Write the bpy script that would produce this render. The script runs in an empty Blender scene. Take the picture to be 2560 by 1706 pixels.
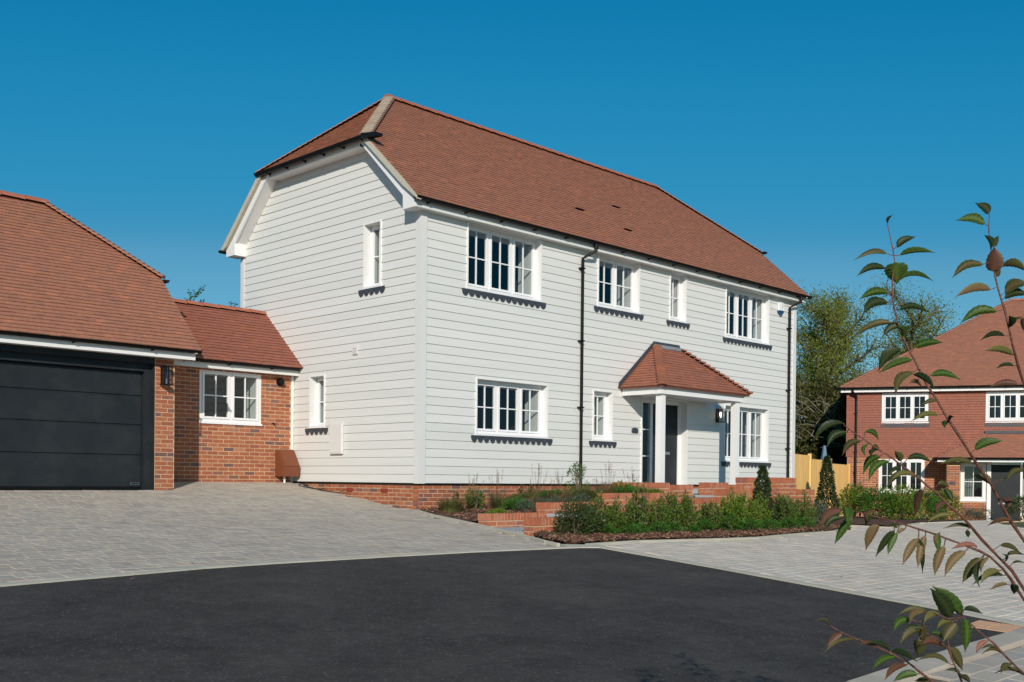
import bpy, bmesh, math, random
from mathutils import Vector, Matrix
random.seed(11)
rad = math.radians
scene = bpy.context.scene
COL = scene.collection
V = Vector

# ------------------------------------------------------------------ camera
CAM = V((-12.4588, -14.7738, 0.0882))
YAW, PITCH, ROLL = 0.7770, -0.0089, 0.0097
FPX, CX, CY = 2638.4, 1294.34, 1221.93
fw = V((math.cos(PITCH) * math.cos(YAW), math.cos(PITCH) * math.sin(YAW), math.sin(PITCH)))
rt = fw.cross(V((0, 0, 1))).normalized()
up = rt.cross(fw)
r2 = rt * math.cos(ROLL) + up * math.sin(ROLL)
u2 = -rt * math.sin(ROLL) + up * math.cos(ROLL)
cam_data = bpy.data.cameras.new('camera')
cam = bpy.data.objects.new('camera', cam_data)
COL.objects.link(cam)
M = Matrix.Identity(4)
for i in range(3):
    M[i][0] = r2[i]; M[i][1] = u2[i]; M[i][2] = -fw[i]; M[i][3] = CAM[i]
cam.matrix_world = M
cam_data.sensor_width = 36
cam_data.lens = FPX / 2560 * 36
cam_data.shift_x = (1280 - CX) / 2560
cam_data.shift_y = (CY - 853) / 2560
cam_data.clip_start = 0.05
cam_data.clip_end = 3000
scene.camera = cam
scene.render.resolution_x = 1024
scene.render.resolution_y = 682
scene.render.engine = 'CYCLES'

def spot(px, py, d):
    """a point of the place at distance d along the sight line measured in the survey photo"""
    return CAM + (fw + r2 * ((px - CX) / FPX) - u2 * ((py - CY) / FPX)) * d

# ------------------------------------------------------------------ light
SUN_DIR = V((0.695, 0.715, -0.437)).normalized()
SUN_EL = math.asin(-SUN_DIR.z)
world = bpy.data.worlds.new('World')
scene.world = world
world.use_nodes = True
nt = world.node_tree
nt.nodes.clear()
sky = nt.nodes.new('ShaderNodeTexSky')
sky.sky_type = 'NISHITA'
sky.sun_disc = False
sky.sun_elevation = SUN_EL
sky.sun_rotation = math.atan2(-SUN_DIR.x, -SUN_DIR.y)
sky.altitude = 100
sky.air_density = 1.0
sky.dust_density = 0.3
sky.ozone_density = 3.0
hsv = nt.nodes.new('ShaderNodeMixRGB'); hsv.blend_type = 'MULTIPLY'; hsv.inputs[0].default_value = 1.0
hsv.inputs[2].default_value = (0.042, 0.098, 0.100, 1)
cur = nt.nodes.new('ShaderNodeRGBCurve')
cm_ = cur.mapping; cm_.use_clip = False; cm_.extend = 'EXTRAPOLATED'
for ch, pts in ((0, ((0, 0), (.050, .003), (.063, .009), (.104, .043), (.124, .098), (1, .72))), (1, ((0, 0), (.262, .212), (.314, .249), (.44, .305), (.49, .352), (1, .62))), (2, ((0, 0), (.474, .445), (.55, .488), (.70, .525), (.77, .580), (1, .72)))):
    cv = cm_.curves[ch]
    cv.points[0].location = pts[0]; cv.points[1].location = pts[-1]
    for q in pts[1:-1]: cv.points.new(*q)
cm_.update()
mul = nt.nodes.new('ShaderNodeMixRGB'); mul.blend_type = 'MULTIPLY'; mul.inputs[0].default_value = 1.0; mul.inputs[2].default_value = (10, 10, 10, 1)
bg = nt.nodes.new('ShaderNodeBackground')
bg.inputs[1].default_value = 0.10
wo = nt.nodes.new('ShaderNodeOutputWorld')
nt.links.new(sky.outputs[0], hsv.inputs[1])
nt.links.new(hsv.outputs[0], cur.inputs[1]); nt.links.new(cur.outputs[0], mul.inputs[1]); nt.links.new(mul.outputs[0], bg.inputs[0])
nt.links.new(bg.outputs[0], wo.inputs[0])
sd = bpy.data.lights.new('sun', 'SUN')
sd.energy = 4.0
sd.angle = rad(0.53)
sd.color = (1.0, 0.91, 0.80)
so = bpy.data.objects.new('sun', sd)
so.rotation_euler = SUN_DIR.to_track_quat('-Z', 'Y').to_euler()
so.location = (-20, -20, 20)
COL.objects.link(so)
scene.view_settings.view_transform = 'Standard'
scene.view_settings.look = 'None'
scene.view_settings.exposure = 0.0
scene.view_settings.gamma = 1.0

# ------------------------------------------------------------------ materials
def mat(name, base, rough=0.7, var=0.0, var_scale=3.0, bump=0.0, bump_scale=60.0, spec=0.4, piece=None, piece_hsv=None,
        metal=0.0, blotch=None, coat=0.0, stretch=None):
    """procedural material. piece: list of (pos, colour) ramp driven by a random value per piece; blotch: (colour, scale, lo, hi)"""
    m = bpy.data.materials.new(name)
    m.use_nodes = True
    t = m.node_tree
    n, l = t.nodes, t.links
    b = n['Principled BSDF']
    b.inputs['Roughness'].default_value = rough
    b.inputs['Metallic'].default_value = metal
    b.inputs['Specular IOR Level'].default_value = spec
    b.inputs['Coat Weight'].default_value = coat
    co = n.new('ShaderNodeNewGeometry')
    pos = co.outputs['Position']
    if stretch:
        mp = n.new('ShaderNodeMapping'); mp.inputs['Scale'].default_value = stretch
        l.new(pos, mp.inputs[0]); pos = mp.outputs[0]
    cur = None
    if piece:
        oi = n.new('ShaderNodeObjectInfo')
        ad = n.new('ShaderNodeMath'); ad.operation = 'ADD'
        l.new(co.outputs['Random Per Island'], ad.inputs[0]); l.new(oi.outputs['Random'], ad.inputs[1])
        fr = n.new('ShaderNodeMath'); fr.operation = 'FRACT'; l.new(ad.outputs[0], fr.inputs[0])
        rp = n.new('ShaderNodeValToRGB')
        el = rp.color_ramp.elements
        while len(el) < len(piece): el.new(0.5)
        for e, (p, c) in zip(el, piece):
            e.position = p; e.color = (*c, 1)
        l.new(fr.outputs[0], rp.inputs[0])
        cur = rp.outputs[0]
    def mix(a, bcol, fac, mode='MIX'):
        x = n.new('ShaderNodeMixRGB'); x.blend_type = mode
        if isinstance(fac, float): x.inputs[0].default_value = fac
        else: l.new(fac, x.inputs[0])
        if a is None: x.inputs[1].default_value = (*base, 1)
        else: l.new(a, x.inputs[1])
        if isinstance(bcol, tuple): x.inputs[2].default_value = (*bcol, 1)
        else: l.new(bcol, x.inputs[2])
        return x.outputs[0]
    if var:
        no = n.new('ShaderNodeTexNoise'); no.inputs['Scale'].default_value = var_scale; no.inputs['Detail'].default_value = 6
        no.inputs['Roughness'].default_value = 0.65
        l.new(pos, no.inputs['Vector'])
        mr = n.new('ShaderNodeMapRange')
        mr.inputs[1].default_value = 0.3; mr.inputs[2].default_value = 0.7
        mr.inputs[3].default_value = 1 - var; mr.inputs[4].default_value = 1 + var
        l.new(no.outputs[0], mr.inputs[0])
        cb = n.new('ShaderNodeCombineColor')
        for k in range(3): l.new(mr.outputs[0], cb.inputs[k])
        cur = mix(cur, cb.outputs[0], 1.0, 'MULTIPLY')
    if blotch:
        bc, bs, lo, hi = blotch
        no = n.new('ShaderNodeTexNoise'); no.inputs['Scale'].default_value = bs; no.inputs['Detail'].default_value = 7
        no.inputs['Roughness'].default_value = 0.7
        l.new(pos, no.inputs['Vector'])
        mr = n.new('ShaderNodeMapRange'); mr.inputs[1].default_value = lo; mr.inputs[2].default_value = hi
        l.new(no.outputs[0], mr.inputs[0])
        cur = mix(cur, bc, mr.outputs[0])
    if cur is None: b.inputs['Base Color'].default_value = (*base, 1)
    else: l.new(cur, b.inputs['Base Color'])
    if bump:
        no = n.new('ShaderNodeTexNoise'); no.inputs['Scale'].default_value = bump_scale; no.inputs['Detail'].default_value = 5
        l.new(co.outputs['Position'], no.inputs['Vector'])
        bp = n.new('ShaderNodeBump'); bp.inputs['Strength'].default_value = bump; bp.inputs['Distance'].default_value = 0.01
        l.new(no.outputs[0], bp.inputs['Height']); l.new(bp.outputs[0], b.inputs['Normal'])
    return m

MT = {}
MT['board'] = mat('painted_board', (0.66, 0.67, 0.64), 0.55, var=0.035, var_scale=1.2, bump=0.12, bump_scale=35,
                  piece=[(0, (0.660, 0.668, 0.640)), (0.5, (0.70, 0.702, 0.675)), (1, (0.675, 0.680, 0.650))], stretch=(0.3, 0.3, 6))
MT['white'] = mat('white_trim', (0.80, 0.80, 0.79), 0.38, var=0.025, var_scale=2.5)
MT['trim'] = mat('satin_corner_trim', (0.69, 0.69, 0.675), 0.5, var=0.03, var_scale=2)
MT['upvc'] = mat('white_window_plastic', (0.82, 0.82, 0.82), 0.25)
MT['cream'] = mat('cream_fascia', (0.72, 0.72, 0.69), 0.45, var=0.04, var_scale=2)
MT['black'] = mat('black_plastic', (0.007, 0.007, 0.008), 0.5, spec=0.22)
MT['lead'] = mat('lead_sheet', (0.050, 0.057, 0.070), 0.5, var=0.2, var_scale=9)
MT['leadl'] = mat('pale_lead_flashing', (0.21, 0.24, 0.26), 0.55, var=0.2, var_scale=6)
MT['door'] = mat('anthracite_door', (0.020, 0.024, 0.028), 0.45, var=0.15, var_scale=1.5, spec=0.2, blotch=((0.034, 0.038, 0.040), 1.6, 0.48, 0.75))
MT['tile'] = mat('clay_roof_tile', (0.30, 0.11, 0.07), 0.78, var=0.14, var_scale=14, bump=0.2, bump_scale=70,
                 piece=[(0, (0.350, 0.156, 0.098)), (0.25, (0.375, 0.165, 0.103)), (0.45, (0.330, 0.152, 0.100)), (0.62, (0.390, 0.166, 0.102)),
                        (0.8, (0.345, 0.156, 0.102)), (0.88, (0.315, 0.148, 0.102)), (0.94, (0.41, 0.172, 0.102)), (1, (0.45, 0.178, 0.104))])
MT['tilep'] = mat('porch_clay_tile', (0.33, 0.11, 0.06), 0.75, var=0.16, var_scale=12, bump=0.2, bump_scale=70,
                 piece=[(0, (0.30, 0.118, 0.074)), (0.4, (0.34, 0.130, 0.080)), (0.7, (0.28, 0.116, 0.080)), (1, (0.41, 0.142, 0.078))])
MT['tiled'] = mat('darker_clay_tile', (0.26, 0.085, 0.055), 0.78, var=0.14, var_scale=12, bump=0.2, bump_scale=70,
                 piece=[(0, (0.275, 0.102, 0.068)), (0.3, (0.300, 0.106, 0.068)), (0.55, (0.262, 0.102, 0.072)), (0.85, (0.325, 0.112, 0.068)), (1, (0.285, 0.106, 0.074))])
MT['ridge'] = mat('orange_ridge_tile', (0.38, 0.13, 0.075), 0.7, var=0.15, var_scale=7, bump=0.2)
MT['hip'] = mat('pale_mortared_hip', (0.42, 0.36, 0.28), 0.85, var=0.15, var_scale=9, bump=0.3,
                piece=[(0, (0.40, 0.33, 0.26)), (0.6, (0.46, 0.40, 0.31)), (1, (0.38, 0.28, 0.21))])
MT['mortar'] = mat('mortar', (0.56, 0.40, 0.25), 0.92, var=0.15, var_scale=8, bump=0.35, bump_scale=90)
MT['gmortar'] = mat('grey_verge_mortar', (0.50, 0.46, 0.37), 0.9, var=0.12, var_scale=12, bump=0.3)
brick_ramp = [(0, (0.32, 0.100, 0.050)), (0.22, (0.38, 0.120, 0.055)), (0.42, (0.34, 0.115, 0.062)), (0.6, (0.43, 0.155, 0.075)),
              (0.78, (0.31, 0.095, 0.052)), (0.90, (0.24, 0.105, 0.078)), (0.96, (0.15, 0.085, 0.080)), (1, (0.46, 0.20, 0.11))]
MT['brick'] = mat('red_facing_brick', (0.36, 0.12, 0.06), 0.85, var=0.16, var_scale=16, bump=0.5, bump_scale=80, piece=brick_ramp,
                  blotch=((0.50, 0.30, 0.20), 1.7, 0.62, 0.95))
MT['brickw'] = mat('garden_wall_brick', (0.38, 0.14, 0.08), 0.85, var=0.16, var_scale=16, bump=0.5, bump_scale=80,
                   piece=[(0, (0.36, 0.110, 0.055)), (0.3, (0.44, 0.145, 0.072)), (0.6, (0.40, 0.125, 0.062)), (0.8, (0.47, 0.19, 0.11)), (1, (0.27, 0.10, 0.075))],
                   blotch=((0.55, 0.36, 0.23), 5.0, 0.60, 0.88))
MT['gasbox'] = mat('brown_meter_box', (0.19, 0.058, 0.026), 0.38, var=0.05)
MT['paver'] = mat('grey_block_paver', (0.36, 0.33, 0.285), 0.88, var=0.12, var_scale=2.2, bump=0.5, bump_scale=90,
                  piece=[(0, (0.415, 0.365, 0.300)), (0.3, (0.475, 0.415, 0.335)), (0.55, (0.385, 0.345, 0.300)), (0.8, (0.49, 0.43, 0.35)), (1, (0.43, 0.395, 0.34))])
MT['paver_lit'] = mat('block_paver_lit', (0.50, 0.45, 0.38), 0.88, var=0.12, var_scale=1.6, bump=0.5, bump_scale=90,
                  piece=[(0, (0.55, 0.485, 0.40)), (0.3, (0.64, 0.55, 0.445)), (0.55, (0.52, 0.475, 0.41)), (0.8, (0.67, 0.58, 0.47)), (1, (0.56, 0.52, 0.46))])  # parking copy of the grey paver; brighter light there put into the colour
MT['joint'] = mat('paver_joint_sand', (0.19, 0.145, 0.105), 0.95, var=0.35, var_scale=1.6, bump=0.4)
MT['kerb'] = mat('pale_concrete_edging', (0.50, 0.475, 0.39), 0.85, var=0.1, var_scale=3, bump=0.3, bump_scale=50)
MT['slab'] = mat('grey_path_slab', (0.37, 0.385, 0.39), 0.8, var=0.08, var_scale=3, bump=0.2)
MT['tact'] = mat('buff_tactile_paving', (0.66, 0.38, 0.22), 0.85, var=0.12, var_scale=6, bump=0.3, stretch=(2, 14, 2))
MT['mulch'] = mat('bark_mulch', (0.10, 0.045, 0.028), 0.95, var=0.5, var_scale=30, bump=1.0, bump_scale=60)
MT['chip'] = mat('bark_chip', (0.13, 0.06, 0.035), 0.85,
                 piece=[(0, (0.040, 0.022, 0.015)), (0.5, (0.100, 0.050, 0.032)), (0.82, (0.19, 0.095, 0.055)), (1, (0.36, 0.21, 0.13))])
MT['soil'] = mat('bed_soil', (0.12, 0.070, 0.045), 0.95, var=0.4, var_scale=20, bump=0.8, bump_scale=50)
MT['field'] = mat('rough_grass_ground', (0.075, 0.095, 0.035), 0.95, var=0.3, var_scale=0.6, bump=0.5, bump_scale=8)
MT['fence'] = mat('new_softwood_fence', (0.80, 0.50, 0.19), 0.75, var=0.14, var_scale=3, stretch=(6, 6, 0.7),
                  piece=[(0, (0.80, 0.46, 0.145)), (0.5, (0.90, 0.57, 0.21)), (1, (0.83, 0.49, 0.16))])
MT['parasol'] = mat('blue_grey_canvas', (0.13, 0.24, 0.33), 0.8)
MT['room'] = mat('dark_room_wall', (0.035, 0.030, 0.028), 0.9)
MT['steel'] = mat('brushed_steel', (0.50, 0.52, 0.54), 0.3, metal=0.9)
MT['boxw'] = mat('white_meter_box', (0.72, 0.70, 0.68), 0.5)
MT['curt'] = mat('grey_voile_curtain', (0.30, 0.31, 0.30), 0.8, var=.1, var_scale=6)
MT['blue'] = mat('blue_alarm_lens', (0.005, 0.06, 0.17), 0.15)
MT['airbrick'] = mat('red_air_brick', (0.26, 0.04, 0.03), 0.6)
MT['bark'] = mat('grey_brown_bark', (0.13, 0.10, 0.065), 0.9, var=0.3, var_scale=14, bump=0.6)
MT['twig'] = mat('pale_bare_twig', (0.30, 0.26, 0.19), 0.9, var=0.2, var_scale=8)
MT['cherrybark'] = mat('red_brown_cherry_bark', (0.13, 0.05, 0.032), 0.5, var=0.4, var_scale=45, bump=0.5, bump_scale=120, blotch=((0.30, 0.16, 0.09), 60, 0.60, 0.72))
def leafmat(name, cols, rough=0.55, trans=0.25):
    m = mat(name, cols[0], rough, var=0.15, var_scale=8, piece=[(i / max(1, len(cols) - 1), c) for i, c in enumerate(cols)], spec=0.3)
    t = m.node_tree
    b = t.nodes['Principled BSDF']
    tr = t.nodes.new('ShaderNodeBsdfTranslucent')
    mx = t.nodes.new('ShaderNodeMixShader'); mx.inputs[0].default_value = trans
    src = b.inputs['Base Color'].links[0].from_socket
    t.links.new(src, tr.inputs[0])
    t.links.new(b.outputs[0], mx.inputs[1]); t.links.new(tr.outputs[0], mx.inputs[2])
    t.links.new(mx.outputs[0], t.nodes['Material Output'].inputs[0])
    return m
MT['yew'] = leafmat('yew_needles', [(0.045, 0.095, 0.014), (0.095, 0.165, 0.020), (0.140, 0.195, 0.028), (0.050, 0.110, 0.018)])
MT['yewl'] = leafmat('bright_green_foliage', [(0.080, 0.150, 0.012), (0.155, 0.230, 0.020), (0.110, 0.185, 0.018)])
MT['grn'] = leafmat('low_green_foliage', [(0.035, 0.110, 0.012), (0.065, 0.165, 0.020), (0.045, 0.130, 0.016)])
MT['dk'] = leafmat('dark_glossy_foliage', [(0.028, 0.058, 0.014), (0.060, 0.095, 0.024), (0.085, 0.095, 0.034)], rough=0.35)
MT['topi'] = leafmat('clipped_box_foliage', [(0.030, 0.055, 0.018), (0.055, 0.085, 0.030), (0.038, 0.066, 0.022)])
MT['grs'] = leafmat('ornamental_grass', [(0.09, 0.12, 0.028), (0.16, 0.15, 0.05), (0.07, 0.11, 0.025)])
MT['lav'] = leafmat('blue_grey_foliage', [(0.075, 0.115, 0.075), (0.11, 0.14, 0.10), (0.07, 0.10, 0.05)])
MT['rust'] = leafmat('rusty_dried_stems', [(0.17, 0.09, 0.045), (0.24, 0.15, 0.08), (0.12, 0.10, 0.03)])
MT['lawn'] = leafmat('tuft_grass', [(0.045, 0.13, 0.008), (0.075, 0.19, 0.012)])
MT['willow'] = leafmat('willow_leaves', trans=.42, cols=[(0.14, 0.185, 0.030), (0.24, 0.275, 0.045), (0.17, 0.215, 0.038), (0.29, 0.29, 0.055)])
MT['hedge'] = leafmat('scrub_leaves', [(0.040, 0.055, 0.014), (0.075, 0.090, 0.020), (0.11, 0.095, 0.030), (0.055, 0.068, 0.018)])
def cherry(name, top, edge):
    m = leafmat(name, [top, top], 0.5, 0.22)
    t = m.node_tree
    b = t.nodes['Principled BSDF']
    src = b.inputs['Base Color'].links[0].from_socket
    at = t.nodes.new('ShaderNodeAttribute'); at.attribute_name = 'vein'
    mx = t.nodes.new('ShaderNodeMixRGB'); mx.inputs[2].default_value = (*edge, 1)
    t.links.new(at.outputs['Fac'], mx.inputs[0]); t.links.new(src, mx.inputs[1])
    t.links.new(mx.outputs[0], b.inputs['Base Color'])
    return m
MT['Lg'] = cherry('cherry_leaf_green', (0.022, 0.061, 0.007), (0.10, 0.16, 0.03))
MT['Ld'] = cherry('cherry_leaf_dark', (0.012, 0.027, 0.007), (0.05, 0.07, 0.02))
MT['Lo'] = cherry('cherry_leaf_olive', (0.054, 0.072, 0.014), (0.13, 0.09, 0.04))
MT['Lt'] = cherry('cherry_leaf_tan', (0.137, 0.122, 0.040), (0.24, 0.12, 0.07))
MT['Lb'] = cherry('cherry_leaf_bronze', (0.090, 0.054, 0.025), (0.16, 0.06, 0.04))
MT['Lp'] = cherry('cherry_leaf_pink', (0.216, 0.094, 0.065), (0.36, 0.14, 0.10))
MT['Ly'] = cherry('cherry_leaf_yellow_green', (0.108, 0.126, 0.025), (0.18, 0.14, 0.05))
# glass
g = bpy.data.materials.new('window_glass'); g.use_nodes = True
t = g.node_tree; t.nodes.clear()
o_ = t.nodes.new('ShaderNodeOutputMaterial'); mx = t.nodes.new('ShaderNodeMixShader')
tr = t.nodes.new('ShaderNodeBsdfTransparent'); tr.inputs[0].default_value = (0.72, 0.78, 0.78, 1)
gl = t.nodes.new('ShaderNodeBsdfGlossy'); gl.inputs['Roughness'].default_value = 0.015; gl.inputs[0].default_value = (0.9, 0.95, 1, 1)
lwt = t.nodes.new('ShaderNodeLayerWeight'); lwt.inputs[0].default_value = 0.5
pw = t.nodes.new('ShaderNodeMath'); pw.operation = 'POWER'; pw.inputs[1].default_value = 4.5
fr = t.nodes.new('ShaderNodeMath'); fr.operation = 'MULTIPLY_ADD'; fr.inputs[1].default_value = 0.9; fr.inputs[2].default_value = 0.055
t.links.new(lwt.outputs['Facing'], pw.inputs[0]); t.links.new(pw.outputs[0], fr.inputs[0])
no = t.nodes.new('ShaderNodeTexNoise'); no.inputs['Scale'].default_value = 1.4
ge = t.nodes.new('ShaderNodeNewGeometry'); bp = t.nodes.new('ShaderNodeBump'); bp.inputs['Strength'].default_value = 0.05; bp.inputs['Distance'].default_value = 0.05
t.links.new(ge.outputs['Position'], no.inputs['Vector']); t.links.new(no.outputs[0], bp.inputs['Height']); t.links.new(bp.outputs[0], gl.inputs['Normal'])
t.links.new(fr.outputs[0], mx.inputs[0]); t.links.new(tr.outputs[0], mx.inputs[1]); t.links.new(gl.outputs[0], mx.inputs[2]); t.links.new(mx.outputs[0], o_.inputs[0])
MT['glass'] = g
g2 = g.copy(); g2.name = 'lantern_glass'
for nd in g2.node_tree.nodes:
    if nd.type == 'MATH' and nd.operation == 'MULTIPLY_ADD': nd.inputs[1].default_value = .25; nd.inputs[2].default_value = .02
    if nd.type == 'BSDF_TRANSPARENT': nd.inputs[0].default_value = (.95, .95, .95, 1)
MT['lglass'] = g2
em = bpy.data.materials.new('lit_filament'); em.use_nodes = True
em.node_tree.nodes['Principled BSDF'].inputs['Emission Color'].default_value = (1, 0.72, 0.35, 1)
em.node_tree.nodes['Principled BSDF'].inputs['Emission Strength'].default_value = 6
MT['lit'] = em
# asphalt: fine stones, worn paler patches
a = mat('new_black_asphalt', (0.046, 0.040, 0.036), 0.9, var=0.34, var_scale=1.7, bump=1.0, bump_scale=110, spec=0.3,
        blotch=((0.080, 0.073, 0.064), 0.75, 0.48, 0.80), stretch=(1, 1, 1))
t = a.node_tree; b = t.nodes['Principled BSDF']
src = b.inputs['Base Color'].links[0].from_socket
vo = t.nodes.new('ShaderNodeTexVoronoi'); vo.inputs['Scale'].default_value = 75
ge = t.nodes.new('ShaderNodeNewGeometry'); t.links.new(ge.outputs['Position'], vo.inputs['Vector'])
rp = t.nodes.new('ShaderNodeValToRGB'); rp.color_ramp.elements[0].position = 0.90; rp.color_ramp.elements[0].color = (0, 0, 0, 1)
rp.color_ramp.elements[1].position = 0.985; rp.color_ramp.elements[1].color = (1, 1, 1, 1)
sp = t.nodes.new('ShaderNodeSeparateColor'); t.links.new(vo.outputs['Color'], sp.inputs[0]); t.links.new(sp.outputs[0], rp.inputs[0])
mx = t.nodes.new('ShaderNodeMixRGB'); mx.inputs[2].default_value = (0.115, 0.11, 0.10, 1)
t.links.new(rp.outputs[0], mx.inputs[0]); t.links.new(src, mx.inputs[1]); t.links.new(mx.outputs[0], b.inputs['Base Color'])
nz = t.nodes.new('ShaderNodeTexNoise'); nz.inputs['Scale'].default_value = 9; nz.inputs['Detail'].default_value = 9; nz.inputs['Roughness'].default_value = .8
t.links.new(ge.outputs['Position'], nz.inputs['Vector'])
mr = t.nodes.new('ShaderNodeMapRange'); mr.inputs[1].default_value = .35; mr.inputs[2].default_value = .65; mr.inputs[3].default_value = .72; mr.inputs[4].default_value = 1.32
t.links.new(nz.outputs[0], mr.inputs[0])
cb = t.nodes.new('ShaderNodeCombineColor')
for k in range(3): t.links.new(mr.outputs[0], cb.inputs[k])
m2 = t.nodes.new('ShaderNodeMixRGB'); m2.blend_type = 'MULTIPLY'; m2.inputs[0].default_value = 1
t.links.new(mx.outputs[0], m2.inputs[1]); t.links.new(cb.outputs[0], m2.inputs[2]); t.links.new(m2.outputs[0], b.inputs['Base Color'])
MT['asphalt'] = a

# ------------------------------------------------------------------ object helpers
OFF = {}
def root_of(o):
    while o.parent: o = o.parent
    return o
def tag(o, label=None, cat=None, group=None, kind=None):
    if label: o['label'] = label
    if cat: o['category'] = cat
    if group: o['group'] = group
    if kind: o['kind'] = kind
    return o
def thing(name, label, cat, loc, group=None, rz=0.0, local=False):
    o = bpy.data.objects.new(name, None)
    o.empty_display_size = 0.3
    COL.objects.link(o)
    o.location = loc
    o.rotation_euler = (0, 0, rz)
    OFF[o.name] = V((0, 0, 0)) if local else V(loc)
    return tag(o, label, cat, group)
class MB:
    def __init__(s): s.v = []; s.f = []
    def hexa(s, p):      # 8 points: bottom 4 ccw, top 4 ccw
        b = len(s.v); s.v += [V(q) for q in p]
        for q in ((3, 2, 1, 0), (4, 5, 6, 7), (0, 1, 5, 4), (1, 2, 6, 5), (2, 3, 7, 6), (3, 0, 4, 7)): s.f.append([b + i for i in q])
        return s
    def box(s, x0, x1, y0, y1, z0, z1):
        return s.hexa([(x0, y0, z0), (x1, y0, z0), (x1, y1, z0), (x0, y1, z0), (x0, y0, z1), (x1, y0, z1), (x1, y1, z1), (x0, y1, z1)])
    def fbox(s, T, u0, u1, n0, n1, z0, z1):
        n1, n0 = max(n0, n1), min(n0, n1)
        return s.hexa([T(u0, n1, z0), T(u1, n1, z0), T(u1, n0, z0), T(u0, n0, z0), T(u0, n1, z1), T(u1, n1, z1), T(u1, n0, z1), T(u0, n0, z1)])
    def face(s, pts):
        b = len(s.v); s.v += [V(q) for q in pts]; s.f.append(list(range(b, b + len(pts)))); return s
    def prism(s, pts, d):
        b = len(s.v); n = len(pts); d = V(d)
        s.v += [V(q) for q in pts] + [V(q) + d for q in pts]
        s.f.append([b + i for i in reversed(range(n))]); s.f.append([b + n + i for i in range(n)])
        for i in range(n):
            j = (i + 1) % n; s.f.append([b + i, b + j, b + n + j, b + n + i])
        return s
    def tube(s, pts, r, n=8, cap=True):
        pts = [V(p) for p in pts]
        if not isinstance(r, (list, tuple)): r = [r] * len(pts)
        b = len(s.v); ref = None
        for i, p in enumerate(pts):
            d = (pts[min(i + 1, len(pts) - 1)] - pts[max(i - 1, 0)]).normalized()
            if ref is None:
                ref = V((0, 0, 1)) if abs(d.z) < 0.9 else V((1, 0, 0))
            a = d.cross(ref).normalized(); c = a.cross(d).normalized(); ref = c
            for k in range(n):
                w = 2 * math.pi * k / n
                s.v.append(p + (a * math.cos(w) + c * math.sin(w)) * r[i])
        for i in range(len(pts) - 1):
            for k in range(n):
                q = (k + 1) % n
                s.f.append([b + i * n + k, b + i * n + q, b + (i + 1) * n + q, b + (i + 1) * n + k])
        if cap:
            s.f.append([b + k for k in reversed(range(n))]); s.f.append([b + (len(pts) - 1) * n + k for k in range(n)])
        return s
    def build(s, name, m, parent=None, kind=None, smooth=False, label=None, cat=None, group=None, fix=True):
        me = bpy.data.meshes.new(name)
        if parent is not None:
            off = OFF.get(root_of(parent).name, V((0, 0, 0)))
            vs = [p - off for p in s.v]; loc = None
        else:
            mn = V((min(p.x for p in s.v), min(p.y for p in s.v), min(p.z for p in s.v)))
            mxx = V((max(p.x for p in s.v), max(p.y for p in s.v), 0))
            loc = V(((mn.x + mxx.x) / 2, (mn.y + mxx.y) / 2, mn.z)); vs = [p - loc for p in s.v]
        me.from_pydata([tuple(p) for p in vs], [], s.f)
        me.materials.append(MT[m] if isinstance(m, str) else m)
        if fix and len(s.f) < 400:
            bm = bmesh.new(); bm.from_mesh(me); bmesh.ops.recalc_face_normals(bm, faces=bm.faces); bm.to_mesh(me); bm.free()
        if smooth: me.polygons.foreach_set('use_smooth', [True] * len(me.polygons))
        me.update()
        o = bpy.data.objects.new(name, me)
        COL.objects.link(o)
        if parent is not None: o.parent = parent
        else:
            o.location = loc; OFF[o.name] = loc
        return tag(o, label, cat, group, kind)
def inst(mesh, name, parent, mtx):
    o = bpy.data.objects.new(name, mesh)
    COL.objects.link(o)
    o.parent = parent
    off = OFF.get(root_of(parent).name, V((0, 0, 0)))
    o.matrix_basis = Matrix.Translation(-off) @ mtx
    return o
def frame(O, U, N):
    O, U, N = V(O), V(U), V(N)
    return lambda u, n, z: O + U * u + N * n + V((0, 0, z))
def mesh_unit(name, verts, faces, m):
    me = bpy.data.meshes.new(name); me.from_pydata(verts, [], faces); me.materials.append(MT[m]); me.update(); return me
UNIT = [(-.5, -.5, -.5), (.5, -.5, -.5), (.5, .5, -.5), (-.5, .5, -.5), (-.5, -.5, .5), (.5, -.5, .5), (.5, .5, .5), (-.5, .5, .5)]
UF = [(3, 2, 1, 0), (4, 5, 6, 7), (0, 1, 5, 4), (1, 2, 6, 5), (2, 3, 7, 6), (3, 0, 4, 7)]
_um = {}
def basis(X, Y, Z, O):
    m = Matrix.Identity(4)
    for i in range(3): m[i][0] = X[i]; m[i][1] = Y[i]; m[i][2] = Z[i]; m[i][3] = O[i]
    return m
def pieces(parent, name, items, verts, faces, m, budget=300, stuff=None, worldof=None):
    """items: list of matrices of one unit shape. The ones that show largest become parts, the rest one joined part."""
    def wpos(mx):
        p = mx.to_translation()
        return (parent_world(parent) @ p if worldof else p)
    items = sorted(items, key=lambda mx: (wpos(mx) - CAM).length / max(1e-4, mx.to_scale().x) ** 0.15)
    key = (name, m)
    if key not in _um: _um[key] = mesh_unit(name, verts, faces, m)
    for mx in items[:budget]: inst(_um[key], name, parent, mx)
    rest = items[budget:]
    if rest:
        mb = MB()
        for mx in rest:
            b = len(mb.v)
            mb.v += [mx @ V(p) for p in verts]
            mb.f += [[b + i for i in f] for f in faces]
        mb.build(stuff or (name + '_rows'), m, parent, kind='stuff', fix=False)
    return max(0, budget - len(items))
def parent_world(o):
    r = root_of(o)
    return Matrix.Translation(r.location) @ r.rotation_euler.to_matrix().to_4x4()
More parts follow.
